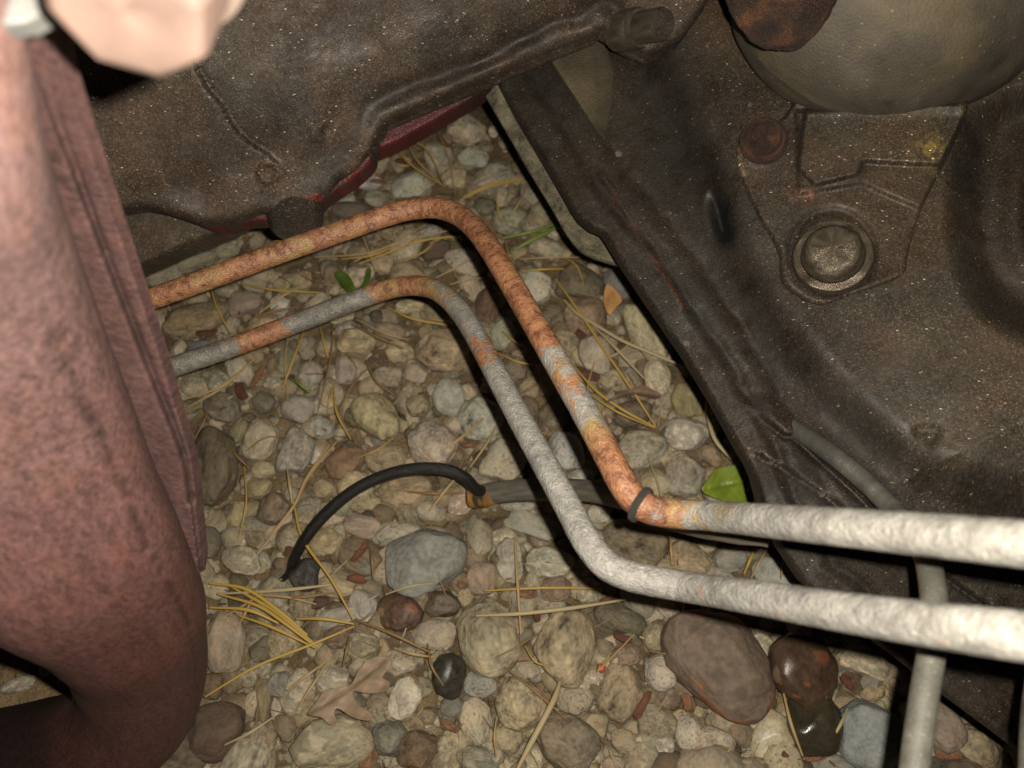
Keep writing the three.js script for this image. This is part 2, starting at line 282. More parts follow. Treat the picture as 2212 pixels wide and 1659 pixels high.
const blotched = (base, spots, sd, edge = 0.12) => tex(256, 256, (u, v, x, y) => {   // a stone with patches of another colour of its own
  const n = 0.22 * tf(u, v, 7, 7, 4, sd), k = 0.8 + 0.35 * tf(u, v, 9, 9, 4, sd + 3) + 0.4 * tf(u, v, 50, 50, 2, sd + 6); let c = base;
  for (const [su, sv, sr, sc] of spots) { const m = smoothstep(sr + n - Math.hypot(u - su, v - sv), 0, edge); c = c.map((q, i) => lerp(q, sc[i], m)); }
  return c.map((q) => q * k * 0.72);
});
const placed = [];
let nPebble = 0;
function pebble(px, py, rx, ry, rot, hex, kind = -1, opt = {}) {
  const up = opt.up ?? 0.006, p = onGround(px, py, up + 0.004), z = p.clone().sub(EYE).dot(FWD), k = z / F;
  const geo = stoneGeos[(nPebble * 7 + (nPebble >> 2)) % stoneGeos.length], ti = kind < 0 ? Math.floor(hash(nPebble, 3, 3) * 5) : kind;
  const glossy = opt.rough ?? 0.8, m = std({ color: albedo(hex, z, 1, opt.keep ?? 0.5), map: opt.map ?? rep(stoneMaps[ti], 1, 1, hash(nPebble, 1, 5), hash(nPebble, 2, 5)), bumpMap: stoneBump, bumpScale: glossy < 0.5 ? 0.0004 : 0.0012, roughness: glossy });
  const o = new THREE.Mesh(geo, m); o.name = nPebble ? 'pebble_' + String(nPebble).padStart(3, '0') : 'pebble'; nPebble++;
  const a = rx * k * 0.97, b = ry * k * 0.97;
  o.scale.set(a, Math.min(a, b) * (opt.tall ?? 0.62), b); o.rotation.set(rr(-0.12, 0.12), -rot * Math.PI / 180, rr(-0.12, 0.12));
  p.y = up; o.position.copy(p); o.castShadow = o.receiveShadow = true;
  if (opt.label) o.userData.label = opt.label;
  ground.add(o); placed.push([px, py, rx, ry, rot]); return o;
}
const G = '#77756a', GG = '#75755f', TN = '#86734f', BR = '#664c37', PB = '#94866a', PK = '#86705c', OL = '#6d6244', LG = '#99907c', DK = '#3d3527', WH = '#b3a994', TB = '#7a6444';
const slateMap = blotched([1, 1, 1], [[0.88, 0.5, 0.15, [0.25, 0.24, 0.23]]], 801, 0.22), brickMap = blotched([1, 1, 1], [[0.40, 0.78, 0.10, [2.0, 1.05, 0.72]], [0.62, 0.20, 0.07, [1.7, 0.95, 0.7]], [0.38, 0.27, 0.05, [1.8, 1.0, 0.7]], [0.78, 0.70, 0.06, [1.6, 0.85, 0.6]]], 811, 0.05);
const jasperMap = blotched([0.8, 0.75, 0.7], [[0.5, 0.6, 0.05, [2.2, 1.3, 1.0]], [0.38, 0.35, 0.04, [2.0, 1.7, 1.4]], [0.66, 0.4, 0.06, [1.8, 1.0, 0.8]], [0.6, 0.75, 0.03, [2.0, 1.5, 1.2]], [0.3, 0.55, 0.02, [2.4, 2.0, 1.6]]], 821, 0.05), capMap = blotched([1.15, 1.15, 1.15], [[0.5, 0.18, 0.16, [0.75, 0.55, 0.28]]], 831, 0.12);
const STONES = [
  // lower middle
  [918, 1203, 98, 72, -25, '#61625a', 0, { map: slateMap, keep: 0.4, up: 0.013, label: 'large blue-grey pebble with a dark corner', tall: 0.5 }], [778, 1133, 43, 28, 5, PK], [860, 1148, 52, 30, -10, '#837b64'], [1037, 1156, 30, 47, -10, '#726b53', 0], [1100, 1206, 33, 50, 5, '#7f7a68', 3],
  [1189, 1209, 56, 38, 10, '#7a7760', 4], [1148, 1129, 64, 27, 22, '#6e6f5f', 0], [1040, 1246, 34, 38, 0, '#7d6450', 0], [781, 1303, 34, 34, 0, '#8f8a7d', 0], [861, 1320, 54, 44, 20, '#553a29', 4, { map: jasperMap, rough: 0.55 }], [955, 1300, 43, 30, 0, '#493a25', 0, { rough: 0.5 }],
  [938, 1370, 49, 37, -15, '#93836a', 0], [1055, 1370, 68, 93, -10, '#7b6e4e', 1, { up: 0.012, tall: 0.5 }], [1222, 1393, 69, 85, 15, '#88744f', 1, { up: 0.013, tall: 0.5, label: 'large round tan pebble' }], [968, 1456, 42, 47, 25, '#2b2a20', 1, { rough: 0.4, up: 0.012, label: 'small black pebble' }],
  [875, 1503, 36, 53, 20, '#b3a58a', 0, { map: capMap, rough: 0.55 }], [1038, 1476, 38, 30, 20, '#77756a', 2], [1027, 1556, 38, 53, -10, '#a08e6e', 2], [1125, 1520, 59, 56, 10, '#9c875c', 1, { up: 0.012, label: 'cream squarish pebble' }], [1143, 1446, 27, 19, 10, PB], [1242, 1510, 43, 36, 20, '#8b7a5f', 2],
  [1345, 1493, 51, 64, 20, '#7c6746', 1], [1429, 1450, 35, 42, 5, '#a39680', 2, { up: 0.012 }], [1352, 1416, 41, 26, -25, '#6c533b', 1], [1342, 1333, 62, 31, 15, '#4c442c', 1], [1415, 1373, 27, 33, 10, '#786a47', 1], [1205, 1269, 38, 30, 5, '#67503c', 1], [1272, 1273, 32, 31, 0, '#746a4e', 4],
  [1288, 1563, 30, 26, 10, TN], [978, 1526, 29, 29, 0, '#5d5a4c', 0], [835, 1593, 42, 38, 10, '#5d5a4a', 1], [901, 1617, 46, 42, 0, '#604529', 1], [968, 1606, 27, 35, 10, '#94835a', 1], [1025, 1642, 58, 32, 5, '#6a6854', 1], [1098, 1590, 35, 34, 30, TN], [1225, 1600, 75, 58, 30, '#6b5b44', 1, { up: 0.01 }],
  [1352, 1600, 32, 27, 0, TN], [1422, 1560, 44, 39, 10, '#766950', 1], [1435, 1615, 28, 25, 0, LG], [1332, 1650, 30, 20, 0, PK], [1285, 1466, 25, 23, 0, PB], [775, 1392, 44, 31, 10, '#75694a', 4], [714, 1606, 96, 62, -5, '#7e7250', 4, { up: 0.01 }],
  // lower right
  [1557, 1436, 124, 122, 0, '#66503f', 1, { map: brickMap, up: 0.018, tall: 0.5, label: 'biggest pebble, brown with brick-red blotches' }], [1741, 1450, 76, 84, 10, '#4d3526', 4, { map: jasperMap, rough: 0.36, up: 0.018, label: 'wet dark red-brown pebble' }], [1651, 1390, 33, 31, 20, '#918a68', 4], [1767, 1560, 62, 74, 10, '#2f2817', 0, { rough: 0.25, up: 0.014, label: 'glossy dark olive pebble' }],
  [1674, 1593, 44, 57, 30, '#b0a27a', 0, { rough: 0.4 }], [1888, 1583, 72, 76, 0, '#6f7671', 0, { keep: 0.3, up: 0.014, label: 'blue-grey pebble by the pale pipe' }], [1874, 1423, 58, 38, 25, '#8f8062', 4], [1888, 1473, 26, 20, 10, '#6a675a', 0], [1893, 1494, 32, 18, -15, '#8b7448', 0], [1490, 1582, 31, 38, 0, LG], [1544, 1602, 52, 38, -10, '#8b7d66', 1],
  [1604, 1583, 28, 31, 0, '#745c42', 0], [2041, 1566, 60, 54, 30, '#7d6b5c', 0, { up: 0.012 }], [2121, 1616, 54, 40, 20, '#7c6a48', 1], [2040, 1650, 40, 20, 0, '#3d3a32'], [1581, 1203, 38, 31, -15, '#6b6a5c', 0], [1490, 1203, 52, 40, 20, '#77603d', 1], [1627, 1186, 36, 24, 0, '#5f5848'], [1688, 1240, 62, 36, 15, '#84877c', 0],
  [1551, 1240, 40, 20, 10, '#877f6b'], [1808, 1650, 50, 24, 0, G], [1621, 1653, 36, 18, 0, '#5d4a2a'], [1958, 1645, 34, 30, 0, PB], [1470, 1650, 36, 22, 0, TN],
  // right of the pipes
  [1285, 760, 42, 42, 20, '#8a7f6a', 0, { up: 0.012 }], [1324, 816, 35, 28, 0, '#7b6a49', 1], [1423, 810, 31, 43, -10, '#9b8c6a', 1, { up: 0.015 }], [1490, 859, 40, 45, 0, '#6b602f', 0], [1486, 931, 50, 38, -10, '#8a8372', 4, { up: 0.012 }], [1389, 962, 56, 48, -10, '#726c57', 1], [1367, 886, 47, 32, 0, '#51412f', 1],
  [1483, 1022, 47, 54, 0, '#746a58', 1], [1418, 1036, 34, 38, 0, '#958560', 0], [1540, 980, 24, 28, 0, '#715a3f'], [1226, 966, 36, 48, -15, '#83807a', 2, { up: 0.012 }], [1257, 1029, 31, 24, 0, '#98958b', 0], [1195, 900, 34, 44, 0, '#4f4027', 4], [1295, 1107, 26, 20, 0, LG, 2], [1372, 1170, 78, 57, 20, '#5d4f33', 1], [1440, 1225, 40, 26, 0, '#776443'],
  [1545, 900, 26, 34, 20, '#8a7e66'],
  // middle
  [955, 750, 64, 54, 0, '#765e3f', 1, { up: 0.01 }], [968, 850, 37, 45, 0, '#76766a', 0, { up: 0.01 }], [810, 897, 50, 64, -20, '#74683f', 1, { up: 0.012 }], [1038, 900, 52, 54, 10, '#6d705f', 1], [935, 950, 58, 58, 10, '#8a7762', 1, { up: 0.013 }], [902, 870, 28, 28, 0, '#6a5e40', 1], [898, 800, 26, 24, 20, '#83705f', 0],
  [835, 807, 36, 26, 0, '#675a46', 1], [1088, 990, 49, 49, 20, '#7b7058', 2, { up: 0.01 }], [831, 987, 46, 34, 0, '#6c5a3d', 1], [871, 1060, 66, 40, -5, '#735e3b', 1], [765, 1047, 42, 40, 0, '#7d6b45', 1], [768, 730, 47, 36, 0, '#78673f', 1], [841, 710, 36, 24, 0, '#64533e'], [1088, 713, 28, 44, 20, '#6b6d57', 0],
  [1108, 793, 36, 38, 0, '#5d4a36', 1], [1052, 655, 30, 46, 10, '#4a2f20', 1], [1158, 610, 36, 46, 0, '#8c8874', 2], [1255, 603, 57, 44, 10, '#453c26', 1], [1265, 680, 50, 54, 0, '#5f4831', 1], [1405, 715, 46, 88, -20, '#837752', 1, { up: 0.012 }], [1340, 605, 34, 44, -30, '#4a4b49', 0], [1310, 650, 28, 26, 0, '#77593a'],
  [1222, 730, 32, 30, 0, '#6a5b3a', 1], [978, 910, 22, 25, 0, '#8c7b5d'], [880, 590, 44, 34, 0, '#735d3d'], [1000, 560, 46, 30, 10, '#746754'], [885, 655, 34, 18, 0, '#85774f'], [995, 1085, 30, 27, 0, PK], [930, 1100, 34, 24, 10, '#7e7560'], [1172, 1022, 30, 36, 20, '#584b38'], [1140, 880, 26, 36, 0, '#54442f'],
  [1310, 960, 30, 36, 0, '#463725'], [1125, 1080, 46, 24, 0, '#6d6a55'], [700, 740, 26, 30, 0, '#6d5d41'],
  // top
  [1006, 272, 46, 42, 0, '#73644f', 1, { up: 0.012 }], [1022, 332, 36, 28, 0, '#666a58', 2], [1062, 377, 54, 34, -30, '#645d4a', 1], [888, 395, 46, 35, 0, '#787762', 2], [945, 328, 33, 38, -20, '#65614f', 1], [981, 377, 30, 26, 0, '#6e6040', 4], [1044, 438, 14, 17, 0, '#968871', 0], [1100, 466, 40, 38, 0, '#5d5b45', 1],
  [800, 386, 30, 19, 0, '#86857d', 0], [809, 420, 26, 21, 0, '#5f5946'], [770, 455, 62, 30, 0, '#463b30', 0], [735, 430, 34, 20, -30, '#60614e'], [815, 337, 27, 30, 20, '#655a44'], [930, 492, 28, 17, 0, '#65625a'], [941, 530, 34, 30, 0, '#3e2e22', 0], [990, 552, 30, 22, 0, '#766957'], [872, 341, 17, 15, 0, '#8a6534', 0],
  [1066, 275, 12, 16, 0, PB], [1080, 420, 18, 30, 0, '#7b6a50'], [1150, 410, 30, 40, -30, '#5f5641'], [1170, 450, 26, 30, 0, '#625a43'], [1180, 530, 40, 26, 10, '#6c644e'],
  // left
  [420, 680, 76, 44, -25, '#5b4b2b', 1, { up: 0.01 }], [384, 744, 14, 21, 0, PB], [430, 741, 28, 16, -15, '#484a4e', 0], [602, 648, 23, 20, 0, '#96948c', 0, { up: 0.012 }], [525, 645, 40, 30, -20, '#605040'], [630, 605, 44, 28, -10, '#685836', 1], [615, 775, 32, 32, 0, '#5c5b40', 0], [668, 802, 27, 34, -15, '#82796a', 0],
  [745, 790, 25, 37, -10, '#75655a', 0], [640, 878, 38, 36, 0, '#6b655a', 0], [567, 862, 27, 28, 0, '#514c3d', 0], [585, 822, 22, 16, 0, '#7d7158'], [475, 875, 44, 36, 0, '#4f4638', 1], [559, 942, 38, 52, 10, '#9a8b6c', 0, { up: 0.014, label: 'pale oval pebble with a faint ridge' }], [637, 967, 39, 54, 5, '#6a655a', 1, { up: 0.01 }],
  [690, 918, 26, 21, 20, '#7b8072', 0], [460, 1000, 52, 92, -3, '#483b27', 1, { up: 0.012 }], [511, 925, 19, 34, 10, '#5f5733', 0], [743, 992, 48, 38, -45, '#674527', 0], [588, 1093, 35, 40, 0, '#5d4935', 1], [631, 1155, 42, 46, 0, '#7b6747', 1], [508, 1106, 20, 32, 15, '#8a7744', 0], [517, 1207, 48, 32, 5, '#756a51', 4],
  [653, 1236, 34, 38, 0, '#2c2b28', 0, { rough: 0.55, up: 0.012, label: 'dark grey pebble under the end of the black cable' }], [703, 1167, 38, 32, 0, '#7a673f', 1], [785, 1080, 38, 22, 0, '#7b6b42'], [698, 1050, 27, 22, 0, '#7b693f'], [566, 1008, 27, 22, 0, '#85754f'], [553, 1050, 32, 24, 0, '#75633b'], [682, 983, 13, 19, 0, WH], [427, 1104, 24, 20, 0, '#7b6a48'],
  [436, 1167, 40, 38, 0, '#514a37', 0], [481, 1382, 46, 68, -5, '#7f6a52', 0, { up: 0.01 }], [562, 1400, 29, 34, 0, '#514a35', 0], [613, 1382, 40, 40, 0, '#7f6c49', 1], [727, 1328, 47, 25, -20, '#7c766a', 0], [597, 1476, 26, 28, 0, '#6c695f', 0], [593, 1530, 12, 26, -10, '#a49b86', 0], [562, 1514, 21, 52, -10, '#74623a', 0], [452, 1580, 74, 64, 0, '#4f3727', 0, { up: 0.008 }],
  [560, 1595, 36, 42, 10, '#756444', 1], [611, 1572, 27, 30, 0, '#6f5a41'], [815, 1514, 27, 24, 0, '#6d5d3d'], [785, 1440, 36, 26, 0, '#84775a', 0], [727, 1373, 32, 28, 0, '#5f4733', 4], [714, 1463, 38, 32, 0, '#837962', 4], [447, 1480, 32, 30, 0, '#5c4227'], [420, 548, 54, 32, -20, '#57523e', 0], [350, 590, 40, 24, -20, '#5c5846', 0],
  [480, 530, 34, 24, -15, '#5e5540'], [690, 530, 30, 22, 0, '#544a3a'], [740, 500, 30, 20, -20, '#5a5140'], [30, 1478, 40, 18, -20, '#77705f'], [640, 680, 30, 22, -20, '#66553c'], [500, 740, 30, 24, 0, '#6e5f44'], [415, 830, 34, 26, 0, '#6b5d43'], [520, 1290, 34, 24, 0, '#4a382a'], [660, 1300, 50, 18, -8, '#482a1b'],
];
for (const s of STONES) pebble(...s);

// ---------------------------------------------------------------- outlines of the big parts
const blockLine = [[-260, -200], [1560, -200], [1530, 0], [1470, 84], [1400, 118], [1345, 96], [1300, 62], [1286, 74], [1180, 116], [1110, 146], [1038, 178], [930, 222], [834, 264], [813, 296], [800, 330], [772, 368], [735, 392], [716, 412], [706, 424], [694, 418], [688, 438], [640, 452], [600, 462], [560, 458], [528, 470], [500, 480], [436, 486], [400, 474], [345, 455], [300, 446], [250, 452], [-260, 520]];
const memberLine = [[1000, -200], [3100, -200], [3100, 1900], [2330, 1720], [2190, 1616], [2110, 1556], [2034, 1500], [1950, 1432], [1840, 1352], [1740, 1264], [1690, 1190], [1648, 1098], [1634, 1040], [1620, 1008], [1600, 976], [1540, 868], [1480, 770], [1410, 668], [1346, 573], [1317, 526], [1302, 503], [1277, 493], [1255, 475], [1241, 457], [1190, 370], [1120, 255], [1075, 178]];

// fill the rest of the bed: the largest as pebbles of their own, the small ones as one mass
const HUES = ['#7b6c50', '#86734f', '#6d6044', '#8b7a5f', '#6a6550', '#75603f', '#5d4a32', '#938262', '#7d7258', '#6c5a3d', '#857a62', '#54452e'];
const near = (px, py, r) => placed.some((s) => { const a = -s[4] * Math.PI / 180, dx = px - s[0], dy = py - s[1], u = (dx * Math.cos(a) - dy * Math.sin(a)) / (s[2] + r * 0.62), v = (dx * Math.sin(a) + dy * Math.cos(a)) / (s[3] + r * 0.62); return u * u + v * v < 1; });
const hidden = (px, py) => inside(px, py, blockLine) || inside(px - 30, py, memberLine) || px < 150 || py < 150;
for (let k = 0; k < 9000 && nPebble < 298; k++) {
  const px = rr(150, 2160), py = rr(180, 1660), r = lerp(44, 13, Math.min(1, k / 5000)) * (0.6 + 0.5 * py / 1659);
  if (hidden(px, py) || near(px, py, r)) continue;
  pebble(px, py, r * rr(0.9, 1.35), r * rr(0.8, 1.05), rr(0, 180), HUES[Math.floor(rnd() * HUES.length)], -1, { up: rr(0.002, 0.006) });
}
{
  const lists = pebbleGeos.map(() => []), q = new THREE.Quaternion(), e = new THREE.Euler(), c = new THREE.Color();
  const put = (x, y, z, r, hex) => { q.setFromEuler(e.set(rr(-0.4, 0.4), rr(0, 6.3), rr(-0.4, 0.4))); lists[Math.floor(rnd() * lists.length)].push([new THREE.Matrix4().compose(new THREE.Vector3(x, y, z), q, new THREE.Vector3(r * rr(0.85, 1.35), r * rr(0.5, 0.75), r * rr(0.8, 1.1))), hex]); };
  for (let k = 0; k < 8000; k++) { const px = rr(100, 2200), py = rr(100, 1700), p = onGround(px, py, 0.003); put(p.x, rr(-0.001, 0.004), p.z, 0.0016 + 0.0072 * Math.pow(rnd(), 2.6), HUES[Math.floor(rnd() * HUES.length)]); }
  for (let k = 0; k < 12000; k++) { const x = rr(-1.6, 1.6), z = rr(-2.0, 1.2); if (Math.abs(x) < 0.30 && z < -0.03 && z > -0.55) continue; put(x, rr(0, 0.005), z, 0.006 + 0.016 * Math.pow(rnd(), 1.6), HUES[Math.floor(rnd() * HUES.length)]); }
  lists.forEach((L, i) => {
    const im = new THREE.InstancedMesh(pebbleGeos[i], std({ color: 0xffffff, map: stoneMaps[i % 5], bumpMap: stoneBump, bumpScale: 0.0006, roughness: 0.85 }), L.length);
    L.forEach(([m, hex], k) => { im.setMatrixAt(k, m); im.setColorAt(k, albedo(hex, 0.5, rr(0.5, 0.95), 0.4)); });
    im.name = 'small_gravel'; im.userData.kind = 'stuff'; im.castShadow = im.receiveShadow = true; ground.add(im);
  });
}

// ---------------------------------------------------------------- engine block and sump, upper left
const blockZ = (x, y) => 0.372 + (y - 300) * 1.1e-4 + (x - 700) * 4e-5;
const lipLine = [[770, 372], [832, 264], [1038, 180], [1300, 60]], crackLine = [[428, 150], [450, 190], [480, 225], [500, 262], [522, 292], [560, 320]];
const engine = thing('engine_block', 'greasy brown-black engine block with chipped red paint along its lower edge', 'engine', at(600, 250, 0.39));
{
  const h = (x, y, d) => {
    const L = toLine(x, y, lipLine), c = toLine(x, y, crackLine), s = L.side > 0 ? -1 : 1;
    let r = 0.004 * fbm3(x / 190, y / 190, 2, 2) + 0.0004 * fbm3(x / 40, y / 40, 5) + 0.00012 * n3(x / 9, y / 9, 3);
    const wob = 9 * n3(x / 60, y / 60, 8);
    r += (-0.0036 * gauss(L.d - 48 - wob, 14) + 0.0012 * gauss(L.d - 20 - wob, 14)) * smoothstep(x, 760, 840) + 0.004 * smoothstep(L.d, 50, 150);
    r += 0.003 * smoothstep(-y, -200, 200);
    r -= 0.002 * gauss(c.d, 4) - 0.0018 * (c.side > 0 ? 1 : -1) * gauss(c.d, 30);
    r += 0.0035 * gauss(Math.hypot(x - 684, y - 288), 15) * (0.6 + 0.8 * n3(x / 6, y / 6, 1)) - 0.0028 * gauss(Math.hypot(x - 704, y - 282), 7);
    r += 0.0016 * gauss(Math.hypot(x - 581, y - 372) - 20, 4);
    r -= 0.004 * gauss(toLine(x, y, [[140, 470], [300, 430], [420, 400]]).d, 30);
    return r;
  };
  const redSpots = [[668, 432, 15], [655, 440, 18], [690, 428, 10], [770, 372, 9]];
  const color = (x, y, d) => {
    let red = 0; for (const s of redSpots) red = Math.max(red, gauss(Math.hypot(x - s[0], y - s[1]) / s[2], 0.8));
    red *= smoothstep(fbm3(x / 13, y / 13, 4) + 0.3 * (1 - d / 22), 0.0, 0.3) * (1 - smoothstep(d, 10, 26));
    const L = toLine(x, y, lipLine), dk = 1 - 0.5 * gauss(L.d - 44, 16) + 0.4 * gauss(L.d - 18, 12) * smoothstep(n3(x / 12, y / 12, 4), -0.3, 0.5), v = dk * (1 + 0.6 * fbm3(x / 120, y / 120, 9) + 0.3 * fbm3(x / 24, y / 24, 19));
    return [v * lerp(1.3, 5.6, red), v * lerp(1.26, 0.75, red), v * lerp(1.32, 0.8, red)];
  };
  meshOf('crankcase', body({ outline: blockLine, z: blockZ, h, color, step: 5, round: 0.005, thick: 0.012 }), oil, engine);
  // the sump ledge that shows below it on the left
  meshOf('sump_ledge', body({ outline: [[120, 420], [300, 430], [440, 470], [540, 458], [500, 490], [462, 506], [380, 540], [286, 582], [200, 620], [100, 650]], z: (x, y) => 0.402 + (y - 500) * 5e-5, h: (x, y) => 0.001 * fbm3(x / 30, y / 30, 6), color: (x, y) => { const v = 1.25 + 0.5 * fbm3(x / 40, y / 40, 3); return [v, v, v]; }, step: 5, round: 0.003, thick: 0.02 }), oil, engine);
  // painted flank below the lip
  const red = std({ name: 'red_engine_paint', color: new THREE.Color().setRGB(0.082, 0.011, 0.012), bumpMap: rep(oilBump, 5, 5), bumpScale: 0.0004, roughness: 0.5, vertexColors: true });
  meshOf('painted_flank', body({ outline: [[770, 300], [830, 200], [1080, 120], [1080, 160], [1046, 200], [1004, 226], [955, 254], [910, 280], [856, 310], [808, 328], [780, 345]], z: (x, y) => 0.408 + 3e-5 * (x - 800), h: (x, y, d) => 0.0006 * fbm3(x / 20, y / 20, 2), color: (x, y) => { const g = smoothstep(x, 900, 1040), v = (1 - 0.55 * g) * (0.9 + 0.5 * fbm3(x / 30, y / 22, 7)); return [v, v * (1 + g), v * (1 + g)]; }, step: 4, round: 0.003, thick: 0.015 }), red, engine);
  // round boss at the bottom of the flange
  meshOf('painted_flank', body({ outline: curved([[410, 462], [440, 492], [490, 492], [535, 484], [600, 480], [672, 464], [700, 436], [732, 414], [774, 384], [806, 348], [800, 310], [700, 380], [600, 430]], 4), z: (x, y) => blockZ(x, y) + 0.006, h: (x, y) => 0.001 * fbm3(x / 16, y / 16, 2), color: (x, y) => { const g = 0.85 * smoothstep(fbm3(x / 22, y / 16, 11), -0.02, 0.2), v = 0.9 + 0.5 * fbm3(x / 9, y / 9, 7); return [v * lerp(1.15, 0.42, g), v * lerp(1.2, 2.6, g), v * lerp(1.1, 1.9, g)]; }, step: 4, round: 0.003, thick: 0.012 }), red, engine);
  const bp = at(638, 466, 0.392);
  meshOf('drain_boss', turned([[0.0001, -0.0125], [0.0138, -0.012], [0.0138, 0.001], [0.0128, 0.005], [0.0105, 0.008], [0.006, 0.0098], [0.0001, 0.010]], 36, bp, dirOf(0.12, -0.66, 0.66)), oilFlat(), engine);
  const st = dirOf(0.56, -0.24, 0.80), sp = at(1372, 62, 0.368);
  const stud = meshOf('stud', turned([[0.0001, -0.012], [0.0092, -0.012], [0.0092, 0.002], [0.0085, 0.004], [0.0001, 0.004]], 40, sp, st), boltSteel, engine);
  meshOf('stud_end', turned([[0.0001, 0.0], [0.0072, 0.0], [0.0072, 0.013], [0.0066, 0.0145], [0.0045, 0.0150], [0.0001, 0.0151]], 36, sp.clone().addScaledVector(st, 0.0045), st), boltSteel, stud);
}
function oilFlat() { return std({ name: 'oily_casting', map: rep(oilMap, 0.4, 0.2), bumpMap: rep(oilBump, 0.4, 0.2), bumpScale: 0.001, roughness: 0.6 }); }

// ---------------------------------------------------------------- subframe, right
const memberZ = (x, y) => Math.max(0.42 - 4.5e-5 * (x - 1100) - 7.8e-5 * (y - 150), 0.312 + 1e-5 * (y - 1000));
const edgeLine = [[1075, 178], [1241, 457], [1346, 573], [1480, 770], [1600, 976], [1648, 1098], [1740, 1264], [2110, 1556]];
const wallLine = curved([[1400, 60], [1480, 230], [1545, 400], [1590, 540], [1650, 650], [1730, 760], [1850, 890], [2010, 1010], [2260, 1080]], 6, false);
const slotLine = [[1538, 390], [1548, 440], [1560, 490], [1574, 525]];
const seamLine = [[1640, 900], [1666, 920], [1694, 942], [1712, 944], [1740, 968], [1790, 1012], [1840, 1058], [1884, 1100], [1960, 1190], [2060, 1260], [2130, 1310]];
const seam2 = [[1640, 985], [1707, 1020], [1760, 1056], [1818, 1097]];
const rustLine = [[1300, 375], [1344, 450], [1392, 525], [1440, 600], [1475, 660]];
const hollow = curved([[2060, 330], [2048, 430], [2052, 530], [2085, 640], [2150, 706], [2260, 748], [2480, 700], [2480, 180], [2120, 220]], 5);
const subframe = thing('subframe', 'dark grease-covered steel subframe filling the right side of the view', 'car subframe', at(1800, 700, 0.36));
{
  const h = (x, y, d) => {
    const e = toLine(x, y, edgeLine), w = toLine(x, y, wallLine), s = toLine(x, y, seamLine), s2 = toLine(x, y, seam2), sl = toLine(x, y, slotLine), rl = toLine(x, y, rustLine);
    const wd = w.d * -w.side, up = smoothstep(wd, -70, 55), ed = e.d + 6 * n3(x / 30, y / 30, 2);
    let r = 0.016 * up + 0.003 * fbm3(x / 200, y / 200, 1, 2) + 0.00028 * fbm3(x / 34, y / 34, 5) + 0.0001 * n3(x / 8, y / 8, 7);
    r += (1 - up) * (0.0012 * gauss(ed - 48, 9) - 0.0014 * gauss(ed - 74, 7) + 0.0010 * gauss(ed - 104, 12) - 0.0012 * gauss(ed - 140, 8));
    r -= 0.0035 * gauss(s.d, 4) * smoothstep(s.along, 0, 0.1); r += 0.0022 * (s.side < 0 ? 1 : 0) * (1 - smoothstep(s.d, 10, 60));
    r -= 0.0016 * gauss(s2.d, 4) - 0.001 * (s2.side < 0 ? 1 : -1) * gauss(s2.d, 22);
    r -= 0.010 * gauss(sl.d, 11) * smoothstep(sl.along, 0.02, 0.5) * (1 - smoothstep(sl.along, 0.75, 1)); r += 0.0015 * gauss(rl.d, 4);
    const q = toLine(x, y, hollow, true), inn = inside(x, y, hollow) ? q.d : -q.d;
    r -= 0.022 * smoothstep(inn, -14, 80); r += 0.006 * gauss(inn - 150, 26);
    r -= 0.003 * gauss(toLine(x, y, [[1985, 932], [2020, 930], [2008, 952]]).d, 9);
    return r;
  };
  const color = (x, y, d) => {
    const w = toLine(x, y, wallLine), wd = w.d * -w.side, rl = toLine(x, y, rustLine), s = toLine(x, y, seamLine), e = toLine(x, y, edgeLine), sl = toLine(x, y, slotLine);
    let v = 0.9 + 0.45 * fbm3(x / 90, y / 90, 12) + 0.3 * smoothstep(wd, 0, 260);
    v *= 1 - 0.55 * gauss(wd + 10, 52) * smoothstep(-y, -1000, -560) - 0.6 * gauss(sl.d, 13) * smoothstep(sl.along, 0, 0.5);  // shade of the steep wall and slot painted into the vertex colour
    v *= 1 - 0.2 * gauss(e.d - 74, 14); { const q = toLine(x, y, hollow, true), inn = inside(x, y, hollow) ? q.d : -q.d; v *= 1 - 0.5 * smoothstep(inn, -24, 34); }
    v *= lerp(0.66, 1.12, smoothstep(wd, -60, 90));  // near-black shade painted left of the wall, brighter to its right
    const rs = smoothstep(n3(x / 40, y / 40, 6), -0.5, 0.2) * gauss(rl.d, 3.6), lip = (s.side < 0 ? 1 : 0) * gauss(s.d - 16, 14) * smoothstep(s.along, 0.3, 0.55);
    v *= 1 - 0.7 * gauss(s.d, 3.5) * smoothstep(s.along, 0, 0.1);
    return [v * (1 + 2.6 * rs + 0.75 * lip), v * (1 + 0.55 * rs + 0.95 * lip), v * (1 + 0.1 * rs + 0.85 * lip)];
  };
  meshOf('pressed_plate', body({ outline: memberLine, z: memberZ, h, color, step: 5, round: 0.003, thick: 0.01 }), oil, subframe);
  const crumb = std({ color: new THREE.Color().setRGB(0.16, 0.14, 0.12), roughness: 0.8, map: stoneMaps[2] });
  for (const [x, y, r] of [[1337, 331, 9], [1483, 741, 8], [1620, 226, 5], [1704, 247, 4], [1885, 637, 5], [2085, 760, 6]]) {
    const g = stoneGeos[Math.floor(rnd() * 24)].clone(), z = memberZ(x, y) - h(x, y), k = r * z / F; g.scale(k, k * 0.7, k); const p = at(x, y, z); g.translate(p.x, p.y, p.z); meshOf('grit_crumb', g, crumb, subframe);
  }
}
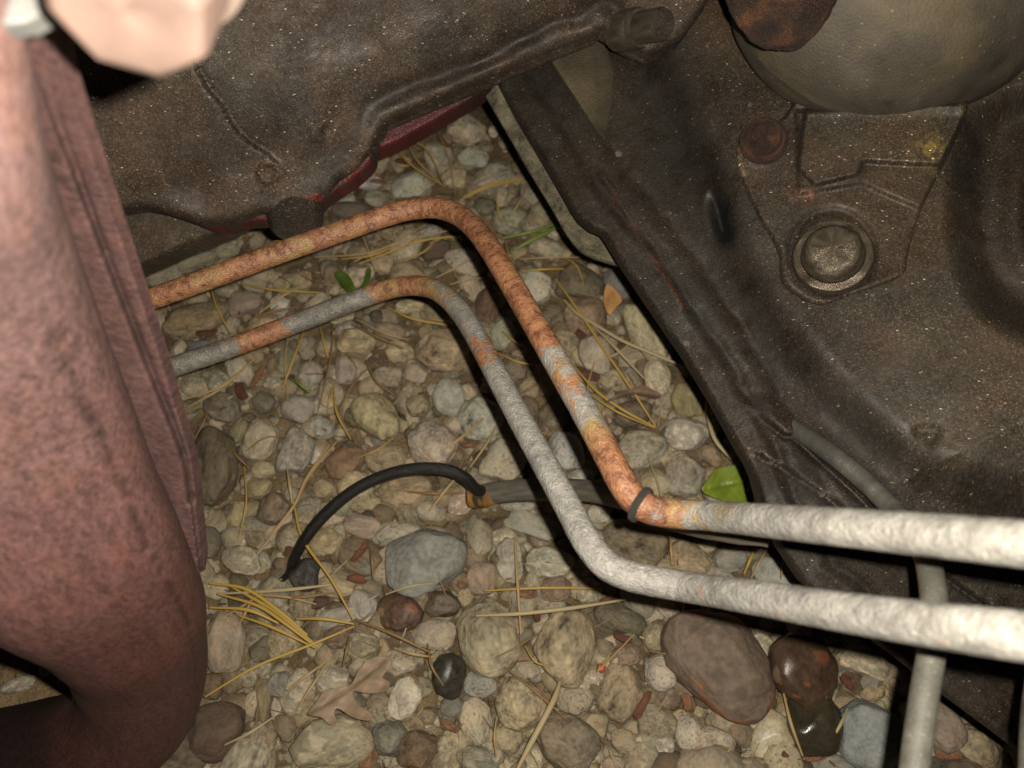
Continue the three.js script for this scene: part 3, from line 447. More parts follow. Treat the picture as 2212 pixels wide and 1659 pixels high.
{ // tan panel that shows behind the subframe, top
  const tanMap = tex(256, 256, (u, v, x, y) => { const k = 0.85 + 0.5 * tf(u, v, 6, 6, 5, 201) + 0.25 * (hash(x, y, 2) - 0.5), d = smoothstep(tf(u, v, 5, 5, 4, 204), 0.1, 0.45); return [lerp(0.088, 0.045, d) * k, lerp(0.069, 0.036, d) * k, lerp(0.039, 0.022, d) * k]; });
  const g = body({ outline: [[1160, 90], [1272, 50], [1300, 70], [1326, 150], [1322, 220], [1312, 270], [1304, 300], [1290, 285], [1240, 206], [1182, 118]], z: (x, y) => memberZ(x, y) - 0.0085 + 4e-5 * (x - 1200), h: (x, y) => 0.0008 * fbm3(x / 40, y / 40, 4) - 0.0012 * gauss(toLine(x, y, [[1285, 75], [1300, 200], [1304, 298]]).d, 6), step: 4, round: 0.001, thick: 0.004, color: (x, y) => { const v = 1 - 0.45 * smoothstep(x, 1270, 1325); return [v, v, v]; } });
  tag(meshOf('body_panel', g, std({ map: rep(tanMap, 8, 8), bumpMap: rep(oilBump, 5, 5), bumpScale: 0.0006, roughness: 0.85, vertexColors: true })), 'small tan triangular panel between the engine block and the subframe', 'panel');
}
{ // speckled steel strip along the subframe
  const stripMap = tex(512, 512, (u, v, x, y) => { const k = 0.8 + 0.6 * tf(u, v, 30, 30, 4, 211) + 0.5 * (hash(x >> 1, y >> 1, 2) - 0.5) - 0.25 * smoothstep(tf(u, v, 60, 60, 2, 213), 0.22, 0.4); return [0.150 * k, 0.132 * k, 0.088 * k]; });
  const line = [[1020, 150], [1085, 150], [1150, 260], [1230, 380], [1290, 450], [1340, 500], [1400, 580], [1372, 584], [1346, 577], [1312, 568], [1281, 558], [1266, 551], [1252, 541], [1238, 526], [1225, 508], [1194, 454], [1140, 365], [1090, 278], [1040, 192]];
  const g = body({ outline: line, z: (x, y) => 0.424 - 2e-5 * (y - 300), h: (x, y, d) => 0.0005 * fbm3(x / 30, y / 30, 2) + 0.002 * gauss(d - 8, 4) * smoothstep(y, 520, 560), step: 4, round: 0.0012, thick: 0.003, color: (x, y) => { const v = 0.9 + 0.4 * fbm3(x / 50, y / 50, 8); return [v, v, v * 0.96]; } });
  tag(meshOf('steel_strip', g, std({ map: rep(stripMap, 8, 8), bumpMap: rep(oilBump, 6, 6), bumpScale: 0.0006, roughness: 0.75, vertexColors: true })), 'grey-green speckled flat steel strip with a flared end along the subframe', 'metal strip');
}

// ---------------------------------------------------------------- engine mount, upper right
const mount = thing('engine_mount', 'rounded dusty rubber engine mount with rusted cup and bolted bracket', 'engine mount', at(1880, 250, 0.35));
{
  const ellipsoid = (x, y, z, rx, ry, rz, sd, amp, w = 96, hh = 64) => {
    const g = new THREE.SphereGeometry(1, w, hh), p = g.attributes.position, c = at(x, y, z), v = new THREE.Vector3();
    for (let i = 0; i < p.count; i++) {
      v.fromBufferAttribute(p, i); const k = 1 + amp * fbm3(v.x * 3 + sd, v.y * 3, v.z * 3);
      const q = c.clone().addScaledVector(RIGHT, v.x * rx * z / F * k).addScaledVector(UP, v.y * ry * z / F * k).addScaledVector(FWD, -v.z * rz * k); p.setXYZ(i, q.x, q.y, q.z);
    }
    g.computeVertexNormals(); return g;
  };
  meshOf('rubber_dome', ellipsoid(1930, -22, 0.352, 345, 279, 0.05, 3, 0.03), rubber, mount);
  meshOf('rusted_cup', ellipsoid(1690, -72, 0.311, 130, 176, 0.013, 5, 0.09), rusty, mount);
  const brLine = curved([[1592, 320], [1597, 372], [1640, 470], [1686, 550], [1694, 612], [1772, 658], [1840, 636], [1952, 592], [1962, 548], [1992, 450], [2042, 350], [2092, 222], [2060, 120], [1760, 180], [1680, 262], [1622, 276]], 5);
  const lump = [[1740, 240], [1732, 300], [1724, 362], [1760, 400], [1852, 378], [1864, 348], [1960, 354], [2030, 356], [2100, 220]], lump2 = [[1720, 240], [1725, 420], [1860, 396], [1990, 452], [2100, 220]];
  const inD = (x, y, P) => { const q = toLine(x, y, P, true).d; return inside(x, y, P) ? q : -q; };
  const bz = (x, y) => memberZ(x, y) - 0.0205;
  const h = (x, y, d) => 0.005 * smoothstep(inD(x, y, lump), -5, 5) + 0.003 * smoothstep(inD(x, y, lump2), -7, 7) + 0.0008 * fbm3(x / 90, y / 90, 3, 2) + 0.00012 * n3(x / 9, y / 9, 3) + 0.0035 * gauss(Math.max(0, Math.hypot(x - 1642, y - 310) - 30), 12) - 0.0025 * gauss(Math.hypot(x - 1797, y - 545) - 88, 8) + 0.002 * gauss(toLine(x, y, [[1890, 612], [1945, 590]]).d, 9) + 0.006 * smoothstep(-y, -260, -200);
  const color = (x, y, d) => {
    const pink = gauss(Math.hypot((x - 1736) / 32, (y - 422) / 12), 0.7) * smoothstep(n3(x / 8, y / 8, 3), -0.4, 0.3), yl = (gauss(Math.hypot((x - 2010) / 36, (y - 325) / 40), 0.7) + 0.7 * gauss(Math.hypot((x - 2060) / 50, (y - 230) / 26), 0.8)) * smoothstep(n3(x / 9, y / 9, 5), -0.3, 0.4), rs = gauss((Math.hypot(x - 1640, y - 308) - 24), 11) * (x < 1652 && y < 330 ? 1 : 0);
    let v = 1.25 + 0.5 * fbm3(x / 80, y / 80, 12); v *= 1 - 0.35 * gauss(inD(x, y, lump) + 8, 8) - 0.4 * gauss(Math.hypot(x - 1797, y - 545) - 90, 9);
    const rim = gauss(d - 6, 5) * (x < 1640 && y > 300 && y < 380 ? 1 : 0);
    return [v * (1 + 3.2 * pink + 1.9 * yl + 2.8 * rs + 2 * rim), v * (1 + 1.5 * pink + 1.9 * yl + 0.4 * rs + 2 * rim), v * (1 + 1.3 * pink + 0.4 * yl + 2 * rim)];
  };
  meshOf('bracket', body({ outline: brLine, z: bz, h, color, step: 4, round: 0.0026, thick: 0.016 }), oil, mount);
  const bp = at(1799, 556, bz(1800, 542) - 0.005), bd = EYE.clone().sub(bp).normalize().addScaledVector(UP, 0.42).normalize();
  const bolt = meshOf('bolt', turned([[0.0001, 0.0015], [0.0134, 0.0018], [0.0130, 0.0030], [0.0126, 0.0045], [0.0119, 0.0060], [0.0106, 0.0073], [0.0088, 0.0080], [0.0001, 0.0083]]
    .map((q) => [q[0] * 0.96, q[1] * 1.3]), 48, bp, bd, true), worn, mount);
  meshOf('washer', turned([[0.0001, -0.002], [0.0165, -0.002], [0.0169, 0.0004], [0.0162, 0.0019], [0.0140, 0.0026], [0.0001, 0.0026]].map((q) => [q[0] * 0.97, q[1]]), 56, bp, bd), worn, bolt);
  const sb = at(1650, 304, bz(1648, 306) - 0.0065);
  meshOf('bolt', turned([[0.0001, -0.004], [0.0104, -0.004], [0.0106, 0.0005], [0.0098, 0.0016], [0.0082, 0.0022], [0.0080, 0.0050], [0.0070, 0.0062], [0.0050, 0.0068], [0.0001, 0.0070]], 44, sb, EYE.clone().sub(sb).normalize().addScaledVector(UP, 0.3).normalize()), std({ map: rep(rustyMap, 1, 1), bumpMap: rep(oilBump, 0.5, 0.3), bumpScale: 0.0008, roughness: 0.65 }), mount);
}

// ---------------------------------------------------------------- exhaust downpipe, left
const exhaust = thing('exhaust_pipe', 'thick red-brown rusted exhaust downpipe bending away at the left', 'exhaust pipe', at(100, 900, 0.25));
{
  const R = 0.034;
  const pts = [[-680, -420, 0.103, R], [-445, 190, 0.132, R], [-300, 420, 0.159, R], [-164, 644, 0.186, R], [-26, 884, 0.216, R], [116, 1124, 0.246, 0.0325], [248, 1290, 0.287, 0.0290], [296, 1400, 0.325, 0.0270], [306, 1486, 0.352, 0.0262], [276, 1556, 0.370, 0.0265], [206, 1606, 0.381, 0.027], [90, 1640, 0.388, 0.028], [-60, 1668, 0.39, 0.028], [-300, 1690, 0.39, 0.028]];
  const section = (u, a) => { const k = lerp(3.0, 2, smoothstep(u, 0.36, 0.56)); return Math.min(Math.pow(Math.pow(Math.abs(Math.cos(a)), k) + Math.pow(Math.abs(Math.sin(a)), k), -1 / k) - 1, 0.14); };
  const SEG = 420, RAD = 200, seamAt = [];
  { // where on the section the pressed seam runs
    const g = sweep(pts, { seg: SEG, rad: RAD, bend: section }), p = g.attributes.position, d = new THREE.Vector3();
    for (const [x, y] of [[20, 420], [77, 563], [180, 800], [287, 1054], [330, 1160]]) {
      let best = 1e9, bi = 0; for (let i = 0; i <= SEG; i++) for (let j = 0; j < RAD; j++) { d.fromBufferAttribute(p, i * (RAD + 1) + j).sub(EYE); const z = d.dot(FWD), e = Math.hypot(PW / 2 + d.dot(RIGHT) / z * F - x, PH / 2 - d.dot(UP) / z * F - y) + (z - 0.1) * 60; if (e < best) { best = e; bi = i * 1000 + j; } }
      seamAt.push([Math.floor(bi / 1000) / SEG, (bi % 1000) / RAD * 2 * Math.PI]);
    }
  }
  const seamAngle = (u) => { let k = 0; while (k < seamAt.length - 2 && u > seamAt[k + 1][0]) k++; const [u0, a0] = seamAt[k], [u1, a1] = seamAt[k + 1]; return a0 + Math.atan2(Math.sin(a1 - a0), Math.cos(a1 - a0)) * clamp((u - u0) / (u1 - u0), -0.5, 1.2); };
  const off = (u, a) => { const s = a - seamAngle(u) - 0.02 * n3(u * 50, 2, 7); return Math.atan2(Math.sin(s), Math.cos(s)); };
  const live = (u) => smoothstep(u, 0.12, 0.2) * (1 - smoothstep(u, 0.56, 0.66));
  const pipeGeo = sweep(pts, { seg: SEG, rad: RAD, bend: (u, a) => {
    const s = off(u, a), brk = smoothstep(n3(u * 90, 3, 2), -0.8, 0.2) * live(u);
    return section(u, a) + 0.003 * fbm3(Math.cos(a) * 2, Math.sin(a) * 2, u * 14) + 0.0016 * fbm3(Math.cos(a) * 12, Math.sin(a) * 12, u * 110) + brk * (0.010 * gauss(s, 0.035) - 0.012 * gauss(s - 0.075, 0.022));
  } });
  { // red rust; flash-bleached pink painted near, shade painted far end; seam drawn darker
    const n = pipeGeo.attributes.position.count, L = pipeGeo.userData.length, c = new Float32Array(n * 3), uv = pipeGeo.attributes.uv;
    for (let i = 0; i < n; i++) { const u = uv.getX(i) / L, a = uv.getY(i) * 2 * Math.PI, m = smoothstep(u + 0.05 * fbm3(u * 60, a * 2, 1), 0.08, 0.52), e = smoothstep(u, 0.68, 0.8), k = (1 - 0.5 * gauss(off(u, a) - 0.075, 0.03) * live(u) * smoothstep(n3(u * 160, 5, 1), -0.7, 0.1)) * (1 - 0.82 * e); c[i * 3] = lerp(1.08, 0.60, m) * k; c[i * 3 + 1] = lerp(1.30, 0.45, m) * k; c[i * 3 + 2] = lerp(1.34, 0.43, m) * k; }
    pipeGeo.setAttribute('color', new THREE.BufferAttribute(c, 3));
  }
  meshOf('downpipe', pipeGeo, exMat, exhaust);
  const inner = curved([[43, 73], [193, 553], [284, 787], [370, 1054], [414, 1200]], 6, false), groove = curved([[60, 90], [80, 147], [230, 553], [320, 787], [400, 997], [412, 1080]], 6, false);
  const outline = [[-40, -60], [100, -40], [130, 110], [157, 193], [277, 553], [354, 787], [412, 985], [424, 1080], [436, 1200], [430, 1240], [380, 1200], [320, 1050], [230, 787], [140, 553], [0, 90]];
  const ez = (x, y) => 0.134 + (y - 73) * 1.24e-4 + 0.012;
  meshOf('clamp_flange', body({ outline, z: ez, h: (x, y, d) => { const g = toLine(x, y, groove); return -0.0030 * gauss(g.d, 6) + 0.003 * smoothstep(g.d * g.side, -9, 9) + 0.0003 * fbm3(x / 24, y / 40, 1); }, color: (x, y) => { const g = toLine(x, y, groove), v = 0.60 + 0.2 * fbm3(x / 30, y / 60, 4) - 0.3 * gauss(g.d, 5); return [v * 0.95, v * 0.98, v]; }, step: 3, round: 0.0016, thick: 0.006, down: FWD }), exFlat, exhaust);
}

// ---------------------------------------------------------------- near bolt, top left corner
{
  const p = at(312, -62, 0.112), d = dirOf(-0.05, -0.84, 0.54);
  const b = thing('hex_bolt', 'pale rust-pink hexagonal bolt head close to the lens in the top left corner', 'bolt', p);
  const nearMap = tex(128, 128, (u, v) => { const k = 0.85 + 0.5 * tf(u, v, 4, 4, 4, 301); return [0.150 * k, 0.098 * k, 0.080 * k]; });
  const m = std({ map: nearMap, roughness: 0.7 }), s = 0.0116;
  meshOf('bolt_head', turned([[0.0001, -0.006], [s, -0.006], [s, 0.0070], [s * 0.95, 0.0088], [s * 0.80, 0.0098], [0.0001, 0.0098]], 8, p, d), m, b);
  meshOf('washer', turned([[0.0001, -0.0025], [s * 1.12, -0.0025], [s * 1.12, 0.0005], [0.0001, 0.0005]], 48, p.clone().addScaledVector(d, -0.006), d), std({ map: nearMap, color: 0xf2ffff, roughness: 0.6 }), b);
  const g = body({ outline: [[-300, -260], [120, -220], [112, 30], [60, 58], [0, 64], [-300, 80]], z: (x, y) => 0.118 + 2e-5 * x, h: (x, y) => 0.0004 * fbm3(x / 60, y / 60, 2), step: 8, round: 0.001, thick: 0.003, down: FWD });
  tag(meshOf('bracket_plate', g, std({ color: new THREE.Color().setRGB(0.11, 0.112, 0.108), roughness: 0.5 })), 'pale grey bracket edge behind the hexagonal bolt head', 'bracket');
}

// ---------------------------------------------------------------- the two bent steel pipes
const r5 = 0.00505, rough = (sd) => (u, a) => 0.022 * fbm3(Math.cos(a) * 2.2, Math.sin(a) * 2.2, u * 70 + sd) + 0.010 * n3(Math.cos(a) * 6, Math.sin(a) * 6, u * 420 + sd);
{
  const pts = [[120, 716, 0.36], [320, 648, 0.362], [470, 595, 0.363], [600, 547, 0.365], [730, 502, 0.37], [835, 466, 0.375], [890, 452, 0.377], [940, 449, 0.374], [985, 462, 0.368], [1022, 490, 0.358], [1052, 528, 0.347], [1082, 575, 0.336], [1157, 704, 0.314], [1262, 888, 0.288], [1322, 1000, 0.274], [1344, 1042, 0.27], [1368, 1076, 0.268], [1402, 1099, 0.267], [1448, 1108, 0.267], [1520, 1113, 0.262], [1650, 1124, 0.234], [1808, 1138, 0.206], [2010, 1156, 0.182], [2212, 1175, 0.164], [2600, 1212, 0.142], [3400, 1300, 0.122]].map((p) => [...p, r5]);
  const g = sweep(pts, { seg: 900, rad: 28, bend: rough(3) }), L = g.userData.length;
  const A = alongOf(pts), map = pipeMap([[0.0, A(1185, 755), 1.5], [A(1190, 765), A(1225, 820), 0.85], [A(1215, 810), A(1245, 855), 0.7], [A(1292, 940), A(1470, 1108), 1.4], [A(1490, 1112), A(1540, 1115), 0.6]], 401, [[A(690, 517), 0.02, 0.9], [A(640, 533), 0.015, 0.8], [A(430, 610), 0.015, 0.7], [A(1212, 800), 0.008, 0.8], [A(1284, 930), 0.008, 1], [A(1490, 1112), 0.012, 1], [A(1580, 1118), 0.01, 0.6]]);
  const o = tag(meshOf('steel_pipe', g, pipeMat(map, L)), 'upper bent steel pipe, the rustier one, with a grey ring on its lower bend', 'pipe');
  const tp = at(1384, 1090, 0.2675), tg = new THREE.TorusGeometry(0.0058, 0.0008, 14, 60);
  const dir = at(1420, 1104, 0.267).sub(at(1362, 1070, 0.2685)).normalize(); dir.addScaledVector(dirOf(0, 0, 1), 0.34).normalize();
  tg.scale(1, 1, 1.7); tg.applyQuaternion(new THREE.Quaternion().setFromUnitVectors(new THREE.Vector3(0, 0, 1), dir)); tg.translate(tp.x, tp.y, tp.z);
  meshOf('rubber_ring', tg, std({ color: new THREE.Color().setRGB(0.055, 0.052, 0.048), roughness: 0.5, bumpMap: oilBump, bumpScale: 0.0003 }), o);
  const fl = stoneGeos[3].clone(); fl.scale(0.005, 0.0012, 0.0028); fl.rotateY(0.35); const fp = at(592, 530, 0.362); fl.translate(fp.x, fp.y, fp.z);
  meshOf('rust_flake', fl, std({ color: new THREE.Color().setRGB(0.2, 0.10, 0.035), map: rustyMap.clone(), roughness: 0.9 }), o).material.map = stoneMaps[1];
}
{
  const pts = [[140, 884, 0.385], [369, 795, 0.385], [500, 750, 0.388], [610, 709, 0.392], [720, 667, 0.396], [810, 634, 0.398], [850, 622, 0.396], [890, 617, 0.392], [930, 622, 0.386], [962, 640, 0.378], [988, 666, 0.37], [1016, 706, 0.36], [1052, 770, 0.346], [1110, 880, 0.324], [1172, 994, 0.302], [1228, 1096, 0.285], [1256, 1150, 0.276], [1280, 1188, 0.271], [1312, 1222, 0.267], [1358, 1243, 0.265], [1410, 1255, 0.263], [1474, 1266, 0.26], [1640, 1292, 0.228], [1808, 1320, 0.201], [2010, 1349, 0.176], [2212, 1375, 0.158], [2600, 1420, 0.138], [3400, 1530, 0.118]].map((p) => [...p, r5]);
  const g = sweep(pts, { seg: 900, rad: 28, bend: rough(9) }), L = g.userData.length;
  const A = alongOf(pts), map = pipeMap([[A(515, 745), A(606, 710), 1.3], [A(815, 633), A(935, 624), 1.25], [A(935, 624), A(985, 664), 0.8], [A(1032, 734), A(1068, 800), 0.95]], 441, [[A(950, 634), 0.014, 0.9], [A(850, 622), 0.012, 0.7], [A(1080, 815), 0.008, 0.7], [A(975, 650), 0.012, 0.6]], 0.4);
  tag(meshOf('steel_pipe', g, pipeMat(map, L)), 'lower bent steel pipe, mostly grey with small rust patches, nearest the pebbles', 'pipe');
}
// pale smaller pipes at the lower right
const paleMap = tex(1024, 64, (u, v, x, y) => { const k = 0.9 + 0.35 * tf(u, v, 60, 4, 4, 501) + 0.35 * (hash(x, y, 2) - 0.5), s = gauss(v - 0.06 - 0.02 * tn(u * 20, 1, 20, 4, 3), 0.022) * smoothstep(tf(u, 0.5, 12, 2, 2, 505), -0.3, 0.1) * smoothstep(u, 0.36, 0.44) * (1 - smoothstep(u, 0.6, 0.75)), dirt = smoothstep(0.42 - u + 0.12 * tf(u, v, 40, 3, 4, 507), 0.0, 0.22); const c = lerp(0.115, 0.062, dirt) * k * (hash(x >> 1, y >> 1, 4) > 0.985 ? 1.8 : 1); return [lerp(c, 0.17, s), lerp(c * 0.97, 0.105, s), lerp(c * 0.80, 0.03, s)]; });
{
  const r = 0.00385, g = sweep([[1640, 884, 0.350], [1730, 936, 0.331], [1800, 984, 0.316], [1870, 1042, 0.305], [1930, 1102, 0.292], [1978, 1160, 0.264], [2004, 1212, 0.247], [2013, 1256, 0.239], [2018, 1310, 0.231], [2014, 1396, 0.226], [1997, 1500, 0.22], [1978, 1640, 0.214], [1960, 1800, 0.208]].map((p) => [...p, r]), { seg: 420, rad: 22 });
  tag(meshOf('fuel_line', g, std({ map: rep(paleMap, 1 / g.userData.length, 1), bumpMap: rep(pipeBump, 1 / g.userData.length, 1), bumpScale: 0.0002, roughness: 0.6 })), 'thin pale pipe running from the subframe seam down under both steel pipes', 'pipe');
  const g2 = sweep([[2275, 1300, 0.25], [2262, 1420, 0.235], [2246, 1560, 0.225], [2240, 1800, 0.22], [2236, 2100, 0.24]].map((p) => [...p, 0.0048]), { seg: 120, rad: 20 });
  tag(meshOf('fuel_line', g2, std({ map: rep(paleMap, 1 / g2.userData.length, 1, 0, 0.3), roughness: 0.6 })), 'pale pipe at the right edge, only its side showing', 'pipe');
}

// ---------------------------------------------------------------- hose and black cable
{
  const hoseMap = tex(512, 128, (u, v, x, y) => { const k = 0.8 + 0.55 * tf(u, v, 8, 24, 4, 601) + 0.3 * (hash(x, y, 2) - 0.5); return [0.125 * k, 0.108 * k, 0.085 * k]; });
  const g = sweep([[1024, 1074, 0.452, 0.0059], [1060, 1066, 0.448, 0.0062], [1130, 1059, 0.44, 0.0062], [1210, 1058, 0.428, 0.0062], [1290, 1063, 0.41, 0.0060], [1360, 1082, 0.385, 0.0056], [1430, 1116, 0.352, 0.005], [1500, 1136, 0.325, 0.0045], [1580, 1152, 0.306, 0.004], [1660, 1168, 0.296, 0.0026]], { seg: 160, rad: 24, flat: 0.6, bend: (u, a) => 0.03 * fbm3(a, u * 14, 4) });
  const o = tag(meshOf('rubber_hose', g, std({ map: rep(hoseMap, 12, 1), roughness: 0.7 })), 'flat dark brown-grey hose lying behind the two steel pipes, corroded at its end', 'hose');
  const rm = tex(128, 64, (u, v, x, y) => { const a = tf(u, v, 6, 4, 4, 611), k = 0.8 + 0.6 * a, o2 = smoothstep(tf(u, v, 9, 6, 3, 613), 0.1, 0.35); return [lerp(0.30, 0.05, o2) * k, lerp(0.145, 0.03, o2) * k, lerp(0.03, 0.012, o2) * k]; });
  meshOf('corroded_end', sweep([[1012, 1076, 0.4515, 0.0052], [1032, 1074, 0.4500, 0.0064], [1052, 1070, 0.4490, 0.0065], [1068, 1066, 0.4478, 0.0060]], { seg: 40, rad: 20, flat: 0.66, bend: (u, a) => 0.06 * fbm3(a * 2, u * 5, 2) }), std({ map: rep(rm, 40, 1), roughness: 0.8 }), o);
  const c = sweep([[545, 1281, 0.458, 0.0010], [590, 1264, 0.456, 0.0013], [622, 1240, 0.452, 0.0020], [636, 1206, 0.447, 0.0029], [662, 1160, 0.442, 0.0033], [708, 1106, 0.440, 0.0034], [770, 1056, 0.438, 0.0034], [835, 1026, 0.436, 0.0034], [905, 1012, 0.434, 0.0034], [968, 1016, 0.434, 0.0034], [1006, 1034, 0.437, 0.0034], [1028, 1056, 0.443, 0.0034], [1052, 1064, 0.452, 0.0032]], { seg: 260, rad: 18 });
  tag(meshOf('black_cable', c, std({ color: new THREE.Color().setRGB(0.011, 0.0105, 0.010), roughness: 0.5, roughnessMap: rep(oilRough, 12, 1), bumpMap: rep(oilBump, 8, 0.3), bumpScale: 0.0003 })), 'black rubber-coated cable arching over the pebbles and thinning out to the left', 'cable');
}

// ---------------------------------------------------------------- needles, twigs, grass
const straw = { y: [0.47, 0.31, 0.065], t: [0.42, 0.29, 0.13], b: [0.24, 0.14, 0.055], p: [0.42, 0.33, 0.18], g: [0.17, 0.24, 0.045] };
const strawMat = Object.fromEntries(Object.entries(straw).map(([k, c]) => [k, std({ name: 'dry_needle', color: new THREE.Color().setRGB(...c.map((x) => x * 0.88)), roughness: 0.55 })]));
function strand(P, width, lift) {
  const n = P.length - 1, pts = P.map((p, i) => { const y = lift + 0.004 * Math.sin(i / n * Math.PI), q = onGround(p[0], p[1], y); return { p: q, r: width * (i === n || i === 0 ? 0.55 : 1) }; });
  return sweep(pts, { seg: 22, rad: 7, world: true, flat: 0.6 });
}
function needles(name, kind, strands, label, category, group, width = 0.00075, lift = 0.021) {
  const gs = strands.map((s, i) => strand(s, width * rr(0.95, 1.3), lift + i * 0.0012));
  if (gs.length === 1) return tag(meshOf(name, gs[0], strawMat[kind]), label, category, group);
  const c = new THREE.Vector3(); gs[0].computeBoundingBox(); gs[0].boundingBox.getCenter(c);
  const t = thing(name, label, category, c, group); for (const g of gs) meshOf('needle', g, strawMat[kind], t); return t;
}
needles('pine_needle_bundle', 'y', [[[1203, 607], [1250, 672], [1310, 762], [1365, 842], [1416, 921]], [[1232, 782], [1290, 846], [1350, 888], [1416, 923]], [[1262, 842], [1330, 888], [1412, 924]]], 'yellow pine needles meeting in a point on a grey pebble, right of the steel pipes', 'pine needles');
needles('pine_needle_bundle', 'y', [[[500, 1268], [560, 1300], [620, 1340], [685, 1398]], [[539, 1288], [600, 1324], [686, 1397]], [[517, 1330], [590, 1356], [682, 1400]], [[452, 1260], [530, 1272], [600, 1318], [664, 1372]], [[470, 1283], [560, 1310], [620, 1350], [680, 1396]], [[452, 1312], [541, 1319], [600, 1346]]], 'fan of bright yellow pine needles next to the exhaust pipe', 'pine needles', undefined, 0.0009);
needles('pine_needle_bundle', 'y', [[[633, 1080], [653, 1162], [716, 1252], [763, 1338]], [[765, 1353], [676, 1391], [553, 1440], [443, 1505]], [[765, 1348], [698, 1337], [640, 1337]]], 'long yellow pine needles joined at one point, one crossing the black cable', 'pine needles', undefined, 0.0008, 0.024);
needles('twig', 'p', [[[1217, 647], [1245, 676], [1281, 698], [1345, 736], [1416, 766], [1478, 792]], [[1281, 703], [1330, 752], [1391, 817]]], 'pale forked twig beside the subframe edge', 'twig', undefined, 0.0011);
needles('grass_blade', 'p', [[[1210, 1473], [1198, 1508], [1182, 1540], [1150, 1600], [1112, 1672]]], 'pale greenish grass blade between pebbles at the bottom edge', 'grass blade', undefined, 0.0014);
needles('grass_blade', 'g', [[[1110, 540], [1150, 518], [1178, 504], [1212, 484]], [[1085, 515], [1150, 500], [1205, 482]]], 'green grass blades beside the steel strip', 'grass blade', undefined, 0.0013, 0.02);
needles('grass_blade', 'g', [[[628, 818], [650, 832], [669, 849]]], 'short green grass sliver below the lower steel pipe at the left', 'grass blade', undefined, 0.0009);
needles('pine_needle', 'p', [[[1028, 1330], [1118, 1326], [1230, 1314], [1352, 1295]]], 'pale straw-coloured needle crossing two large tan pebbles', 'pine needle', undefined, 0.0009, 0.03);
needles('pine_needle', 'p', [[[470, 1283], [620, 1274], [716, 1263]]], 'pale needle lying straight beside the dark pebble at the cable end', 'pine needle', undefined, 0.0009);
needles('pine_needle', 'p', [[[1526, 868], [1530, 900], [1545, 950], [1590, 1003]]], 'pale bent needle pointing at the bright green leaf', 'pine needle', undefined, 0.0011);
const loose = [
  ['y', [835, 663], [890, 688], [968, 703]], ['y', [1085, 716], [1110, 736], [1135, 750]], ['y', [1075, 762], [1120, 782], [1170, 790]], ['t', [548, 1285], [620, 1290], [683, 1305]], ['b', [570, 1288], [650, 1290], [732, 1278]],
  ['b', [771, 1340], [855, 1373], [935, 1413]], ['t', [851, 1400], [890, 1412], [938, 1420]], ['y', [1048, 1276], [1172, 1270], [1299, 1271]], ['t', [1112, 1160], [1118, 1260], [1125, 1370]], ['t', [1691, 1490], [1708, 1560], [1734, 1633]],
  ['p', [1831, 1530], [1815, 1566], [1794, 1603]], ['y', [1634, 1180], [1620, 1210], [1607, 1240]], ['t', [1658, 1184], [1640, 1216], [1622, 1250]], ['y', [1694, 1206], [1690, 1230], [1687, 1250]], ['y', [1125, 388], [1055, 404], [993, 433]], ['y', [1125, 386], [1060, 398], [1000, 425]],
  ['t', [867, 294], [921, 323], [961, 402]], ['y', [843, 308], [887, 355], [961, 404]], ['t', [876, 300], [900, 345], [955, 400]], ['t', [679, 556], [809, 543], [920, 485]], ['p', [764, 565], [854, 527], [990, 493]], ['y', [775, 570], [921, 518], [999, 511]],
  ['p', [942, 600], [985, 578], [1028, 553]], ['p', [972, 615], [1005, 605], [1045, 600]], ['y', [1125, 586], [1170, 582], [1218, 581]], ['t', [1122, 560], [1190, 556], [1256, 556]], ['y', [655, 719], [634, 775], [613, 831]], ['y', [691, 708], [700, 740], [709, 773]], ['b', [720, 699], [713, 777], [687, 889]],
  ['y', [716, 838], [712, 862], [707, 889]], ['t', [378, 869], [481, 833], [548, 777]], ['t', [405, 880], [460, 850], [500, 826]], ['b', [492, 954], [512, 985], [539, 1012]], ['t', [727, 954], [665, 1032], [633, 1097], [555, 1198]], ['t', [712, 960], [660, 1036], [636, 1090], [580, 1160]], ['p', [620, 1010], [626, 1050], [631, 1088]],
  ['t', [707, 1427], [662, 1460], [620, 1492]], ['t', [707, 1431], [672, 1485], [640, 1534]], ['b', [756, 1373], [749, 1405], [741, 1438]], ['t', [1078, 910], [1050, 960], [1015, 1010]], ['t', [1045, 903], [990, 950], [925, 997]], ['b', [1175, 820], [1150, 836], [1125, 850]], ['t', [1005, 1010], [965, 1056], [928, 1103]],
  ['y', [738, 560], [800, 552], [880, 520]], ['b', [600, 660], [560, 690], [500, 735]], ['t', [665, 610], [610, 640], [560, 676]], ['y', [520, 612], [590, 626], [690, 632]], ['b', [640, 664], [590, 672], [540, 690]], ['t', [835, 560], [870, 536], [925, 496]], ['b', [880, 1062], [930, 1066], [1000, 1064]], ['t', [1100, 470], [1120, 440], [1140, 400]],
  ['y', [1092, 520], [1100, 556], [1110, 580]], ['y', [1070, 430], [1075, 450], [1082, 478]], ['t', [1448, 1160], [1450, 1190], [1452, 1222]], ['b', [800, 1186], [804, 1210], [806, 1250]], ['t', [1320, 1410], [1290, 1450], [1370, 1370]], ['t', [770, 690], [830, 720], [880, 734]], ['b', [760, 700], [810, 726], [872, 752]], ['t', [930, 690], [1000, 700], [1060, 740]],
];
